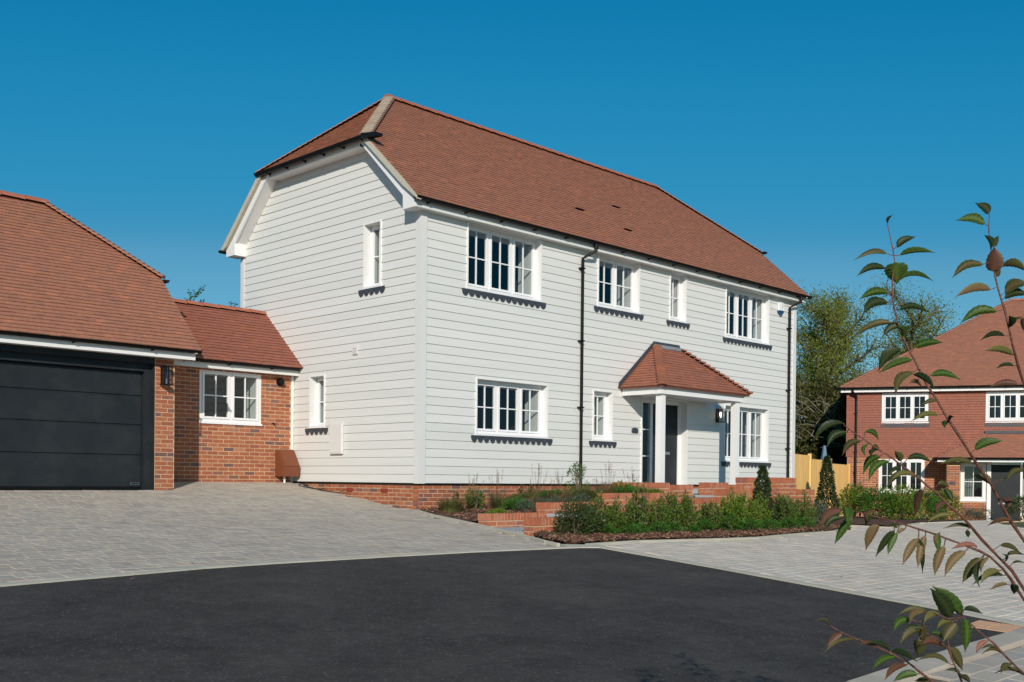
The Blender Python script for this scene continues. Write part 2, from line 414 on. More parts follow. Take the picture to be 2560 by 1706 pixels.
def rects(u0, u1, z0, z1, holes):
    us = sorted({u0, u1, *[min(max(h[i], u0), u1) for h in holes for i in (0, 1)]})
    zs = sorted({z0, z1, *[min(max(h[i], z0), z1) for h in holes for i in (2, 3)]})
    out = []
    for i in range(len(us) - 1):
        run = None
        for j in range(len(zs) - 1):
            cu, cz = (us[i] + us[i + 1]) / 2, (zs[j] + zs[j + 1]) / 2
            solid = not any(h[0] < cu < h[1] and h[2] < cz < h[3] for h in holes)
            if solid:
                if run: run[3] = zs[j + 1]
                else: run = [us[i], us[i + 1], zs[j], zs[j + 1]]
            if (not solid or j == len(zs) - 2) and run:
                out.append(tuple(run)); run = None
    return out
def wall_panel(parent, T, u0, u1, z0, z1, holes, thick, m, name='wall', n0=0.0):
    mb = MB()
    for a in rects(u0, u1, z0, z1, holes): mb.fbox(T, a[0], a[1], n0, n0 - thick, a[2], a[3])
    return mb.build(name, m, parent)
def brick_items(T, Udir, Ndir, u0, u1, z0, z1, holes=(), gz=0.0765, gl=0.2285, zlow=None, start=0.0, proud=0.0045, depth=0.03):
    out = []
    row = 0
    z = z0
    J = 0.0150
    while z < z1 - 0.02:
        za, zb = z, min(z + gz, z1)
        cuts = []
        for h in holes:
            if h[2] < (za + zb) / 2 < h[3]: cuts.append((h[0], h[1]))
        segs = [(u0, u1)]
        for c in cuts:
            ns = []
            for s in segs:
                if c[1] <= s[0] or c[0] >= s[1]: ns.append(s); continue
                if c[0] > s[0]: ns.append((s[0], c[0]))
                if c[1] < s[1]: ns.append((c[1], s[1]))
            segs = ns
        for a, b in segs:
            k = math.floor((a - start) / gl) - 1
            while True:
                e0 = start + k * gl + (gl / 2 if row % 2 else 0); e1 = e0 + gl
                k += 1
                if e0 >= b: break
                s0, s1 = max(a, e0), min(b, e1)
                if s1 - s0 < 0.035: continue
                if zlow is not None and zb < zlow((s0 + s1) / 2): continue
                L = s1 - s0 - J; H = zb - za - J
                pr = proud + random.uniform(-.002, .002)
                c = T((s0 + s1) / 2 + random.uniform(-.0015, .0015), pr - depth / 2, (za + zb) / 2 + random.uniform(-.001, .001))
                out.append(basis(V(Udir) * L, V(Ndir) * depth, V((0, 0, H)), c))
        z += gz; row += 1
    return out
TV = [(-.495, 0, .38), (.495, 0, .38), (.495, 1.3, 0), (-.495, 1.3, 0), (-.495, 0, 1), (.495, 0, 1), (.495, 1.3, .12), (-.495, 1.3, .12)]
TF = [(4, 5, 6, 7), (0, 1, 5, 4), (1, 2, 6, 5), (3, 0, 4, 7)]
def tile_items(O, U, Vv, uspan, vmax, gauge=0.1, width=0.166, thick=0.028, skip=None, holes=()):
    O, U, Vv = V(O), V(U).normalized(), V(Vv).normalized()
    N = U.cross(Vv).normalized()
    if N.z < 0 and abs(N.z) > 1e-3: N = -N
    out = []; r = 0; v = 0.0
    while v < vmax - 0.03:
        a, b = uspan(v + gauge * 0.5)
        k = math.floor(a / width) - 1
        while a < b:
            e0 = k * width + (width / 2 if r % 2 else 0); e1 = e0 + width; k += 1
            if e0 >= b: break
            s0, s1 = max(a, e0), min(b, e1)
            if s1 - s0 < 0.02: continue
            if any(h[0] < (s0 + s1) / 2 < h[1] and h[2] < v + gauge / 2 < h[3] for h in holes): continue
            g = gauge if v + gauge * 1.3 <= vmax else (vmax - v) / 1.3
            sg = g + random.uniform(-.003, .003)
            out.append(basis(U * (s1 - s0), Vv * sg, N * (thick + random.uniform(-.003, .003)), O + U * ((s0 + s1) / 2) + Vv * (v + random.uniform(-.004, .004)) + N * 0.004))
        v += gauge; r += 1
    return out
# half round cap tiles along a line (ridge or hip)
def cap_tiles(parent, name, p0, p1, n, r, side, m, gap=0.012, flat=0.8, lift=0.0, grow=1.0):
    p0, p1 = V(p0), V(p1)
    d = (p1 - p0); L = d.length; d.normalize()
    side = V(side).normalized(); upv = side.cross(d).normalized()
    if upv.z < 0: upv = -upv
    for i in range(n):
        mb = MB(); a = L * i / n; b = L * (i + 1) / n - gap
        K = 7
        ring = []
        for (t_, rr, lf) in ((a, r * grow, lift + (0.012 if grow <= 1.07 else .026)), (b + (0.0 if grow > 1 else 0), r, lift)):
            ring.append([p0 + d * t_ + side * (math.cos(math.pi * k / K) * rr) + upv * (math.sin(math.pi * k / K) * rr * flat + lf) for k in range(K + 1)])
        bs = len(mb.v); mb.v += ring[0] + ring[1]
        for k in range(K): mb.f.append([bs + k, bs + k + 1, bs + K + 2 + k, bs + K + 1 + k])
        mb.f.append([bs + k for k in range(K + 1)]); mb.f.append([bs + K + 1 + k for k in reversed(range(K + 1))])
        mb.build(name, m, parent)
# a slab that follows a roof plane
def deck(parent, pts, n, th=0.04, name='roof_deck', m='tiled'):
    n = V(n).normalized()
    return MB().prism([V(p) - n * (th + 0.002) for p in pts], n * th).build(name, m, parent)
def gutter(parent, p0, p1, out, r=0.062, name='gutter', brackets=0, drop=0.0, endcap=True):
    p0, p1, out = V(p0), V(p1), V(out)
    d = (p1 - p0).normalized(); mb = MB(); K = 8
    for rr, rev in ((r, 0), (r * 0.9, 1)):
        bs = len(mb.v)
        for p in (p0, p1):
            for k in range(K + 1):
                a = math.pi + math.pi * k / K
                mb.v.append(p + out * (math.cos(a) * rr) + V((0, 0, math.sin(a) * rr)))
        for k in range(K):
            mb.f.append([bs + k, bs + k + 1, bs + K + 2 + k, bs + K + 1 + k])
    for p in (p0, p1):
        bs = len(mb.v)
        for k in range(K + 1):
            a = math.pi + math.pi * k / K
            mb.v.append(p + out * (math.cos(a) * r) + V((0, 0, math.sin(a) * r)))
        mb.f.append(list(range(bs, bs + K + 1)))
    # front bead
    mb.tube([p0 + out * r, p1 + out * r], 0.009, 5)
    g_ = mb.build(name, 'black', parent, fix=False)
    L = (p1 - p0).length
    for i in range(brackets):
        q = p0 + d * (L * (i + 0.35) / brackets)
        bm_ = MB()
        bm_.hexa([q + d * -.012 - out * r * 1.3 + V((0, 0, -r * 1.35)), q + d * .012 - out * r * 1.3 + V((0, 0, -r * 1.35)), q + d * .012 + out * r * .4 + V((0, 0, -r * 1.15)), q + d * -.012 + out * r * .4 + V((0, 0, -r * 1.15)),
                  q + d * -.012 - out * r * 1.3 + V((0, 0, -r * .2)), q + d * .012 - out * r * 1.3 + V((0, 0, -r * .2)), q + d * .012 + out * r * 1.12 + V((0, 0, -r * .1)), q + d * -.012 + out * r * 1.12 + V((0, 0, -r * .1))])
        bm_.build('gutter_bracket', 'black', g_)
    return g_

# ------------------------------------------------------------------ terrain
def sstep(a, b, x):
    t = min(1, max(0, (x - a) / (b - a))); return t * t * (3 - 2 * t)
def terr(x, y):
    k = .5
    yn = -k * math.log(1 + math.exp(-y / k)) if abs(y / k) < 40 else min(y, 0)
    yp = y - yn
    yn = max(yn, -60); yp = min(yp, 6)
    fall = -.032 * max(min(x, 24) - 4, 0) * sstep(-6, -1, y)
    return -.515 - .008 * max(min(x, 20), 0) + fall * .8 + .065 * yn * (1 - .55 * sstep(9, 18, x)) + .125 * yp * (1 - sstep(0, 4, x))
def tnorm(x, y):
    e = .05
    return V((-(terr(x + e, y) - terr(x - e, y)) / (2 * e), -(terr(x, y + e) - terr(x, y - e)) / (2 * e), 1)).normalized()
def drape(name, poly, z, m, step=0.5, parent=None, noise=0.0, kind='structure', zf=None):
    bm = bmesh.new()
    vs = [bm.verts.new((p[0], p[1], 0)) for p in poly]
    bm.faces.new(vs)
    xs = [p[0] for p in poly]; ys = [p[1] for p in poly]
    for ax, lo, hi in ((0, min(xs), max(xs)), (1, min(ys), max(ys))):
        k = math.ceil(lo / step)
        while k * step < hi:
            co = [0, 0, 0]; no_ = [0, 0, 0]; co[ax] = k * step; no_[ax] = 1
            bmesh.ops.bisect_plane(bm, geom=bm.verts[:] + bm.edges[:] + bm.faces[:], plane_co=co, plane_no=no_)
            k += 1
    bmesh.ops.triangulate(bm, faces=bm.faces[:])
    f = zf or terr
    for v in bm.verts:
        v.co.z = f(v.co.x, v.co.y) + z + (random.uniform(-noise, noise) if noise else 0)
    bmesh.ops.recalc_face_normals(bm, faces=bm.faces)
    if sum(fc.normal.z for fc in bm.faces) < 0: bmesh.ops.reverse_faces(bm, faces=bm.faces)
    me = bpy.data.meshes.new(name); bm.to_mesh(me); bm.free()
    me.materials.append(MT[m])
    o = bpy.data.objects.new(name, me); COL.objects.link(o)
    me.polygons.foreach_set('use_smooth', [True] * len(me.polygons))
    OFF[o.name] = V((0, 0, 0))
    if parent: o.parent = parent
    return tag(o, kind=kind)
def inside(poly, x, y):
    c = False; j = len(poly) - 1
    for i in range(len(poly)):
        xi, yi = poly[i][:2]; xj, yj = poly[j][:2]
        if (yi > y) != (yj > y) and x < (xj - xi) * (y - yi) / (yj - yi) + xi: c = not c
        j = i
    return c
# ------------------------------------------------------------------ ground, road, pavings
AS_TOP = [(-60, -14.5), (-30, -9.6), (-16, -6.7), (-11, -5.65), (-9.16, -5.40), (-7.87, -5.21), (-7.1, -5.09), (-6.26, -5.04), (-4.53, -5.03), (-3.3, -5.05), (-1.94, -5.15), (-1.47, -5.2)]
AS_RIGHT = [(-1.19, -5.30), (-1.30, -6.32), (-1.42, -7.28), (-1.60, -8.42), (-1.88, -10.2), (-2.10, -11.27)]
AS_BOT = [(-2.64, -11.31), (-3.68, -11.33), (-4.7, -11.36), (-5.89, -11.42), (-8, -11.75), (-10, -12.6), (-11.6, -14.4), (-12.4, -17), (-13, -22), (-60, -40)]
BED_L = [(-.03, -.02), (-.14, -.3), (-.3, -.78), (-.49, -1.68), (-.62, -2.2), (-.80, -2.8), (-.96, -3.3), (-1.12, -3.80), (-1.24, -4.15), (-1.38, -4.5), (-1.45, -4.8), (-1.08, -5.0)]
BED_F = [(-1.08, -5.0), (-.55, -4.97), (.18, -4.94), (.63, -4.99), (2.11, -5.1), (3.17, -5.15), (4.75, -4.91), (6.69, -4.69), (8.2, -4.2), (9.3, -3.6)]
RD = []
grid = [(-600, -600), (900, -600), (900, 900), (-600, 900)]
drape('ground', [(-70, -70), (90, -70), (90, 90), (-70, 90)], -0.07, 'field', step=2.0)
gb = MB()
for a, b_, c_, d_ in ((-1500, -70, -1500, 1500), (90, 1500, -1500, 1500), (-70, 90, -1500, -70), (-70, 90, 90, 1500)):
    z_ = terr(a if a > 0 else 0, c_ if c_ > 0 else -60) - .08
    gb.face([(a, c_, -4.5 if a < 0 and c_ < 0 else -1.2), (b_, c_, -4.5 if b_ < 0 or c_ < 0 else -1.2), (b_, d_, -1.2), (a, d_, -1.2)])
gb.build('distant_ground', 'field', kind='structure', fix=False)
drape('road', AS_TOP + AS_RIGHT + AS_BOT, 0.0, 'asphalt', step=0.5)

# paving beds and their blocks
KV = [(-.5, -.5, -.5), (.5, -.5, -.5), (.5, .5, -.5), (-.5, .5, -.5), (-.5, -.5, .42), (.5, -.5, .42), (.5, .5, .42), (-.5, .5, .42),
      (-.485, -.475, .5), (.485, -.475, .5), (.485, .475, .5), (-.485, .475, .5)]
KF = [(0, 1, 5, 4), (1, 2, 6, 5), (2, 3, 7, 6), (3, 0, 4, 7), (4, 5, 9, 8), (5, 6, 10, 9), (6, 7, 11, 10), (7, 4, 8, 11), (8, 9, 10, 11)]
def pave(name, poly, rowh=0.165, ang=0.0, lens=(0.14, 0.18, 0.22, 0.26), budget=300, lift=0.0, m='paver'):
    base = drape(name, poly, -0.022 + lift, 'joint', step=0.6)
    ca, sa = math.cos(ang), math.sin(ang)
    xs = [p[0] * ca + p[1] * sa for p in poly]; ys = [-p[0] * sa + p[1] * ca for p in poly]
    out = []
    v = min(ys)
    while v < max(ys):
        u = min(xs) - random.random() * .2
        while u < max(xs):
            L = random.choice(lens)
            cu, cv = u + L / 2, v + rowh / 2
            x, y = cu * ca - cv * sa, cu * sa + cv * ca
            okc = all(inside(poly, (cu + du) * ca - (cv + dv) * sa, (cu + du) * sa + (cv + dv) * ca) for du in (-L * .42, L * .42) for dv in (-rowh * .4, rowh * .4))
            if okc:
                n = tnorm(x, y)
                n = (n + V((random.uniform(-.007, .007), random.uniform(-.007, .007), 0))).normalized()
                X = V((ca, sa, 0)); X = (X - n * X.dot(n)).normalized(); Y = n.cross(X)
                out.append(basis(X * (L - .008), Y * (rowh - .008), n * .06, V((x, y, terr(x, y) + lift - .03 + random.uniform(-.0015, .0015)))))
            u += L
        v += rowh
    pieces(base, 'paver', out, KV, KF, m, budget, 'paver_field')
    return base
def off_line(pts, d):
    out = []
    for i, p in enumerate(pts):
        a = V((*pts[max(i - 1, 0)], 0)); b = V((*pts[min(i + 1, len(pts) - 1)], 0))
        t_ = (b - a).normalized(); n = V((-t_.y, t_.x, 0))
        out.append((p[0] + n.x * d, p[1] + n.y * d))
    return out
top_in = off_line(AS_TOP[2:], 0.10)
drive = top_in + [(-1.62, -5.02)] + [(-1.55, -4.82), (-1.46, -4.5), (-1.32, -4.15), (-1.20, -3.80), (-1.04, -3.3), (-.88, -2.8), (-.70, -2.2), (-.57, -1.68), (-.38, -.78), (-.2, -.28), (-.04, -.04), (-.03, 4.04), (-3.2, 4.04), (-3.3, 2.86), (-16, 2.86)]
pave('driveway', drive)
right_edge = [(-1.04, -5.42), (-1.19, -6.32), (-1.31, -7.28), (-1.49, -8.42), (-1.77, -10.2), (-1.95, -11.27)]
front = [(p[0], p[1] - .06) for p in BED_F[1:]]
paving2 = [(-1.04, -5.42), (-.9, -5.10)] + front + [(9.6, -3.5), (9.75, -3.1), (9.95, -4.3), (11.5, -4.0), (13.1, -3.65), (14.35, -3.95), (15.4, -3.9), (16.6, -2.2), (19.5, -2.0), (17.5, -3.6), (14.2, -5.1), (13.0, -6.2), (13.5, -12.5), (6, -14.5), (-1.95, -11.27)] + list(reversed(right_edge[1:-1]))
pave('parking_paving', paving2, budget=300, m='paver_lit')
low = [(-2.1, -11.55), (-3.68, -11.56), (-4.7, -11.60), (-5.89, -11.66), (-8, -12.0), (-9.8, -12.8), (-11.3, -14.5), (-12.0, -17), (6, -17), (5, -14.6), (-1.95, -11.5)]
pave('footpath', low, rowh=0.20, lens=(0.3, 0.36, 0.42), budget=300)
# tactile patch in the road corner: slabs of blister paving
tb = thing('tactile_patch', 'buff orange paving patch let into the corner of the black road', 'paving patch', (-2.35, -11.05, terr(-2.35, -11.05)))
tp = [(-2.17, -10.86), (-2.10, -11.24), (-2.62, -11.28), (-2.66, -10.9)]
mb = MB()
for i in range(2):
    for j in range(3):
        def P_(s_, q_):
            a = V((*tp[3], 0)).lerp(V((*tp[0], 0)), s_); b = V((*tp[2], 0)).lerp(V((*tp[1], 0)), s_); c = a.lerp(b, q_); return V((c.x, c.y, terr(c.x, c.y) + .006))
        pts = [P_(j / 3 + .01, i / 2 + .015), P_((j + 1) / 3 - .01, i / 2 + .015), P_((j + 1) / 3 - .01, (i + 1) / 2 - .015), P_(j / 3 + .01, (i + 1) / 2 - .015)]
        MB().prism([p - V((0, 0, .02)) for p in pts], (0, 0, .02)).build('slab', 'tact', tb)
# edging stones
def edging(name, line, w, h, lab, grp, seg=0.9, m='kerb', side=1):
    root = thing(name, lab, 'edging', (line[0][0], line[0][1], terr(*line[0])), grp)
    pts = [V((*p, 0)) for p in line]
    for i in range(len(pts) - 1):
        a, b = pts[i], pts[i + 1]; L = (b - a).length; n = max(1, round(L / seg))
        d = (b - a).normalized(); s = V((-d.y, d.x, 0)) * side
        for k in range(n):
            p = a + d * (L * k / n + .004); q = a + d * (L * (k + 1) / n - .004)
            zz = lambda w_: terr(w_.x, w_.y)
            MB().hexa([(c.x, c.y, zz(c) - .08) for c in (p, q, q + s * w, p + s * w)] + [(c.x, c.y, zz(c) + h) for c in (p, q, q + s * w, p + s * w)]).build('edging_stone', m, root)
    return root
edging('kerb_edging', AS_TOP[2:], .10, .014, 'pale concrete edging between the black road and the left driveway', 'concrete edgings')
edging('kerb_edging', [(-1.47, -5.2), (-1.19, -5.30)], .10, .014, 'short pale edging stone at the point of the road below the mulch bed', 'concrete edgings')
edging('kerb_edging', AS_RIGHT, .13, .018, 'pale concrete edging between the black road and the right parking paving', 'concrete edgings')
edging('kerb_edging', [(-1.95, -11.27)] + AS_BOT[:8], .22, .02, 'wide pale kerb along the footpath at the bottom right', 'concrete edgings', m='paver')
edging('bed_edging', BED_L[:-1], -.06, .02, 'pale edging curving down from the house corner past the left bed', 'concrete edgings')
edging('bed_edging', BED_F, .06, .02, 'pale edging along the front of the bark mulch bed', 'concrete edgings')
edging('bed_edging', [(9.8, -3.36), (9.95, -4.3), (11.5, -3.95), (13.1, -3.59), (14.35, -3.89), (15.6, -3.8)], .06, .02, 'pale edging round the bed in front of the red brick house', 'concrete edgings')

MB().prism([(x, y, terr(x, y) - .05) for x, y in ((-1.60, -5.07), (-1.47, -4.82), (-1.08, -5.0), (-.92, -5.06), (-1.02, -5.38), (-1.16, -5.31), (-1.47, -5.12))], (0, 0, .062)).build('concrete_haunch', 'kerb', label='pale concrete filling at the point where driveway, mulch bed and road meet', cat='concrete pad')

# ------------------------------------------------------------------ windows and doors
def window(parent, T, u0, u1, z0, z1, lights, recess=.12, reveal=True, top=True, apron=True, bars=True, seen='window', fr_=.055, sillw=.05, room=1.2, label=None, cols=2, rows=2, proud=.034, curtain=None, inner=.34):
    H = MB()
    a, b, c, d = u0, u1, z0, z1
    if reveal: a += .028; b -= .028; d -= (.028 if top else 0)
    n0, n1 = -recess, -recess - .07
    c2 = c + .03
    H.fbox(T, a, a + fr_, n0, n1, c2, d); H.fbox(T, b - fr_, b, n0, n1, c2, d)
    H.fbox(T, a + fr_, b - fr_, n0, n1, d - fr_, d); H.fbox(T, a + fr_, b - fr_, n0, n1, c2, c2 + fr_)
    ia, ib, ic, id_ = a + fr_, b - fr_, c2 + fr_, d - fr_
    lw = (ib - ia - .05 * (lights - 1)) / lights
    for k in range(1, lights):
        x = ia + k * lw + (k - 1) * .05
        H.fbox(T, x, x + .05, n0, n1, ic, id_)
    w = H.build(seen, 'upvc', parent, label=label)
    for k in range(lights):
        x0 = ia + k * (lw + .05) + .003; x1 = x0 + lw - .006
        y0, y1 = ic + .003, id_ - .003
        S = MB(); q = .042; m0, m1 = n0 + .014, n0 - .045
        S.fbox(T, x0, x0 + q, m0, m1, y0, y1); S.fbox(T, x1 - q, x1, m0, m1, y0, y1)
        S.fbox(T, x0 + q, x1 - q, m0, m1, y1 - q, y1); S.fbox(T, x0 + q, x1 - q, m0, m1, y0, y0 + q)
        S.build('sash', 'upvc', w)
        gx0, gx1, gy0, gy1 = x0 + q, x1 - q, y0 + q, y1 - q
        bw = .011
        xs = [gx0 + (gx1 - gx0) * i / cols for i in range(cols + 1)]
        ys = [gy0 + (gy1 - gy0) * i / rows for i in range(rows + 1)]
        for i in range(cols):
            for j in range(rows):
                MB().face([T(xs[i] + .001, n0 - .02, ys[j] + .001), T(xs[i + 1] - .001, n0 - .02, ys[j] + .001), T(xs[i + 1] - .001, n0 - .02, ys[j + 1] - .001), T(xs[i] + .001, n0 - .02, ys[j + 1] - .001)]).build('pane', 'glass', w, fix=False)
        for i in range(1, cols): MB().fbox(T, xs[i] - bw, xs[i] + bw, n0 - .004, n0 - .036, gy0, gy1).build('glazing_bar', 'upvc', w)
        for j in range(1, rows):
            for i in range(cols):
                MB().fbox(T, xs[i] + (bw if i else 0), xs[i + 1] - (bw if i < cols - 1 else 0), n0 - .0045, n0 - .0355, ys[j] - bw, ys[j] + bw).build('glazing_bar', 'upvc', w)
    # sill
    MB().fbox(T, u0 - .015, u1 + .015, .04 if reveal else .03, -recess - .005, c - .012, c + .03).build('sill', 'upvc', w)
    if reveal:
        R_ = MB()
        R_.fbox(T, u0, u0 + .028, proud, n1, c + .032, z1); R_.fbox(T, u1 - .028, u1, proud, n1, c + .032, z1)
        if top: R_.fbox(T, u0 + .028, u1 - .028, proud, n1, z1 - .028, z1)
        R_.build('reveal', 'white', w)
    # room behind the glass, with white inner reveals
    n2 = n1 - inner
    I = MB()
    iw = fr_ + .03
    I.fbox(T, a, a + iw, n1 - .002, n2, c2, d); I.fbox(T, b - iw, b, n1 - .002, n2, c2, d); I.fbox(T, a + iw, b - iw, n1 - .002, n2, c2, c2 + iw); I.fbox(T, a + iw, b - iw, n1 - .002, n2, d - iw, d)
    I.build('inner_reveal', 'boxw', w)
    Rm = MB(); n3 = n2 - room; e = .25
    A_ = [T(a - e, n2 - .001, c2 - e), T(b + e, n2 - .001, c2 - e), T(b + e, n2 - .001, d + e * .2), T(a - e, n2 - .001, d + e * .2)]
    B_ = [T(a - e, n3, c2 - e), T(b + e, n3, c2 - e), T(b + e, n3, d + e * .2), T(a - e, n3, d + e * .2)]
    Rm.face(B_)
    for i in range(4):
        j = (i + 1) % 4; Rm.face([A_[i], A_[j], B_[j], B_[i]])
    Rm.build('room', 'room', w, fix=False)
    if curtain:
        for (s0, s1) in curtain:
            Cb = MB(); K = 14
            for k in range(K):
                ua = a + (b - a) * (s0 + (s1 - s0) * k / K); ub = a + (b - a) * (s0 + (s1 - s0) * (k + 1) / K)
                na = n2 - .05 - .03 * math.sin(k * 1.9); nb_ = n2 - .05 - .03 * math.sin((k + 1) * 1.9)
                Cb.face([T(ua, na, c2), T(ub, nb_, c2), T(ub, nb_, d), T(ua, na, d)])
            Cb.build('curtain', 'curt', w, fix=False, smooth=True)
    if apron:
        A = MB(); x0, x1 = u0 - .13, u1 + .13
        zt = c - .014; n = max(4, round((x1 - x0) / .165)); sw = (x1 - x0) / n
        top_ = [T(x0, .034, zt), T(x1, .034, zt)]
        bot = []
        for k in range(n):
            for i in range(7):
                f = i / 7
                half = (k == 0 and False)
                bot.append((x0 + sw * (k + f), zt - .040 - .088 * (math.sin(math.pi * f) ** .6 if 0 < f < 1 else 0)))
        bot.append((x1, zt - .055))
        pts = [T(x0, .036, zt)] + [T(u, .036 + .004 * ((zt - z_) / .12), z_) for u, z_ in bot] + [T(x1, .036, zt)]
        nn = T(0, 1, 0) - T(0, 0, 0)
        for k in range(len(bot) - 1):
            (ua, za), (ub, zb) = bot[k], bot[k + 1]
            A.hexa([T(ua, .030, za), T(ub, .030, zb), T(ub, .040, zb), T(ua, .040, za), T(ua, .030, zt), T(ub, .030, zt), T(ub, .040, zt), T(ua, .040, zt)])
        A.build('lead_apron', 'lead', w)
    return w

# ------------------------------------------------------------------ the white weatherboarded house
HL, HW = 13.22, 6.13
EZ = 4.955
house = thing('white_house', 'large white weatherboarded house with brown tiled half hipped roof and porch', 'house', (6.6, 3.05, -.55))
TF_ = frame((0, 0, 0), (1, 0, 0), (0, -1, 0))
TG = frame((0, 0, 0), (0, 1, 0), (-1, 0, 0))
fw_holes = [(1.114, 3.17, 3.70, 4.95), (4.94, 6.40, 3.835, 4.95), (7.53, 8.185, 3.83, 4.95), (9.855, 11.885, 3.672, 4.95),
            (1.38, 3.405, .935, 2.032), (4.822, 5.485, .94, 2.028), (9.85, 11.91, .592, 2.0), (6.50, 8.285, -.05, 1.985)]
gw_holes = [(1.143, 1.695, 3.73, 4.98), (2.935, 3.47, 1.10, 2.165)]
wall_panel(house, TF_, .0, HL, -.02, EZ, fw_holes, .2, 'boxw', 'wall')
wall_panel(house, frame((0, 0, 0), (0, 1, 0), (-1, 0, 0)), .2, HW, -.02, 4.99, gw_holes, .2, 'boxw', 'wall')
MB().prism([(0.2, .15, 4.99), (0.2, HW - .15, 4.99), (0.2, HW - .15, 5.15), (0.2, HW - 1.55, 6.52), (0.2, 1.55, 6.52), (0.2, .15, 5.15)], (-.2, 0, 0)).build('wall', 'boxw', house)
MB().box(.2, HL, HW - .2, HW, -.5, 4.95).box(HL - .2, HL - .002, .2, HW - .2, -.5, 4.95).build('rear_wall', 'boxw', house)
# weatherboards
def boards(T, u0, u1f, nrow, z00, holes, root, lo=None, pitch=.16):
    for i in range(nrow):
        za, zb = z00 + i * pitch, z00 + (i + 1) * pitch
        a0, b0 = (u0(za, zb), u1f(za, zb)) if callable(u0) else (u0, u1f)
        us = sorted({a0, b0, *[min(max(h[k], a0), b0) for h in holes if h[3] > za and h[2] < zb for k in (0, 1)]})
        run = []; runs = []
        for k in range(len(us) - 1):
            cu = (us[k] + us[k + 1]) / 2
            iv = [(za, zb)]
            for h in holes:
                if h[0] < cu < h[1]:
                    ni = []
                    for p in iv:
                        if h[3] <= p[0] or h[2] >= p[1]: ni.append(p); continue
                        if h[2] > p[0]: ni.append((p[0], h[2]))
                        if h[3] < p[1]: ni.append((h[3], p[1]))
                    iv = ni
            iv = [p for p in iv if p[1] - p[0] > .012]
            if iv: run.append((us[k], us[k + 1], iv))
            elif run: runs.append(run); run = []
        if run: runs.append(run)
        dz = random.uniform(-.0012, .0012); dn = random.uniform(-.001, .001)
        for rn in runs:
            mb = MB()
            for (a, b, iv) in rn:
                for (p, q) in iv:
                    nn = lambda z: .006 + .0145 * (zb - z) / pitch + dn
                    pl = p + dz
                    mb.hexa([T(a, nn(p), pl), T(b, nn(p), pl), T(b, -.004, pl), T(a, -.004, pl), T(a, nn(q), q), T(b, nn(q), q), T(b, -.004, q), T(a, -.004, q)])
            mb.build('board', 'board', root)
boards(TF_, .135, HL - .12, 31, 0, fw_holes, house)
def gl0(za, zb): return .135 if za < 4.85 else max(.10, .17 + (zb - 5.21) * 1.05 - .13)
def gl1(za, zb): return HW - .12 if za < 4.85 else HW - max(.10, .17 + (zb - 5.21) * 1.05 - .13)
boards(TG, gl0, gl1, 40, 0, gw_holes, house)
# corner trims
MB().box(-.036, .115, -.036, -.002, -.01, EZ).box(-.036, -.002, -.002, .115, -.01, EZ).build('corner_trim', 'trim', house)
MB().box(HL - .12, HL + .03, -.036, -.002, -.01, EZ).box(HL + .001, HL + .03, -.002, .12, -.01, EZ).build('corner_trim', 'trim', house)
MB().box(-.036, -.002, HW - .1, HW + .03, -.01, EZ).build('corner_trim', 'trim', house)
# brick plinth
MB().box(.03, HL - .03, .015, .20, -1.0, -.022).box(.015, .20, .2, HW - .05, -1.0, -.022).build('plinth', 'mortar', house)
MB().box(.0, HL, -.012, .0, -.034, -.004).box(-.012, .0, .0, HW, -.034, -.004).build('drip_strip', 'black', house)
TP = frame((0, .015, 0), (1, 0, 0), (0, -1, 0)); TQ = frame((.015, 0, 0), (0, 1, 0), (-1, 0, 0))
it = brick_items(TP, (1, 0, 0), (0, -1, 0), .02, HL - .03, -.034 - .0765 * 10, -.034, zlow=lambda u: terr(u, -.1) - .02)
it += brick_items(TQ, (0, 1, 0), (-1, 0, 0), .03, 4.2, -.034 - .0765 * 10, -.034, zlow=lambda u: terr(-.1, u) - .02, start=.1)
pieces(house, 'brick', it, UNIT, UF, 'brick', 300, 'brick_rows')
for u in (1.02, 2.11): MB().box(-.004, .0, u - .1, u + .1, -.035 - .0765 * 2 + .005, -.035 - .0765 + 0.0).build('air_brick', 'airbrick', house)
# windows
window(house, TF_, 1.114, 3.17, 3.70, 4.95, 3, top=False)
window(house, TF_, 4.94, 6.40, 3.835, 4.95, 2, top=False)
window(house, TF_, 7.53, 8.185, 3.83, 4.95, 1, top=False)
window(house, TF_, 9.855, 11.885, 3.672, 4.95, 3, top=False)
window(house, TF_, 1.38, 3.405, .935, 2.032, 3)
window(house, TF_, 4.822, 5.485, .94, 2.028, 1, curtain=[(.45, 1.0)])
window(house, TF_, 9.85, 11.91, .592, 2.0, 3, curtain=[(.0, .10), (.84, 1.0)])
window(house, TG, 1.143, 1.695, 3.73, 4.98, 1, recess=.15, inner=.02, fr_=.03, curtain=[(.55, 1.0)])
window(house, TG, 2.935, 3.47, 1.10, 2.165, 1, recess=.15, inner=.02, fr_=.03, curtain=[(.55, 1.0)])
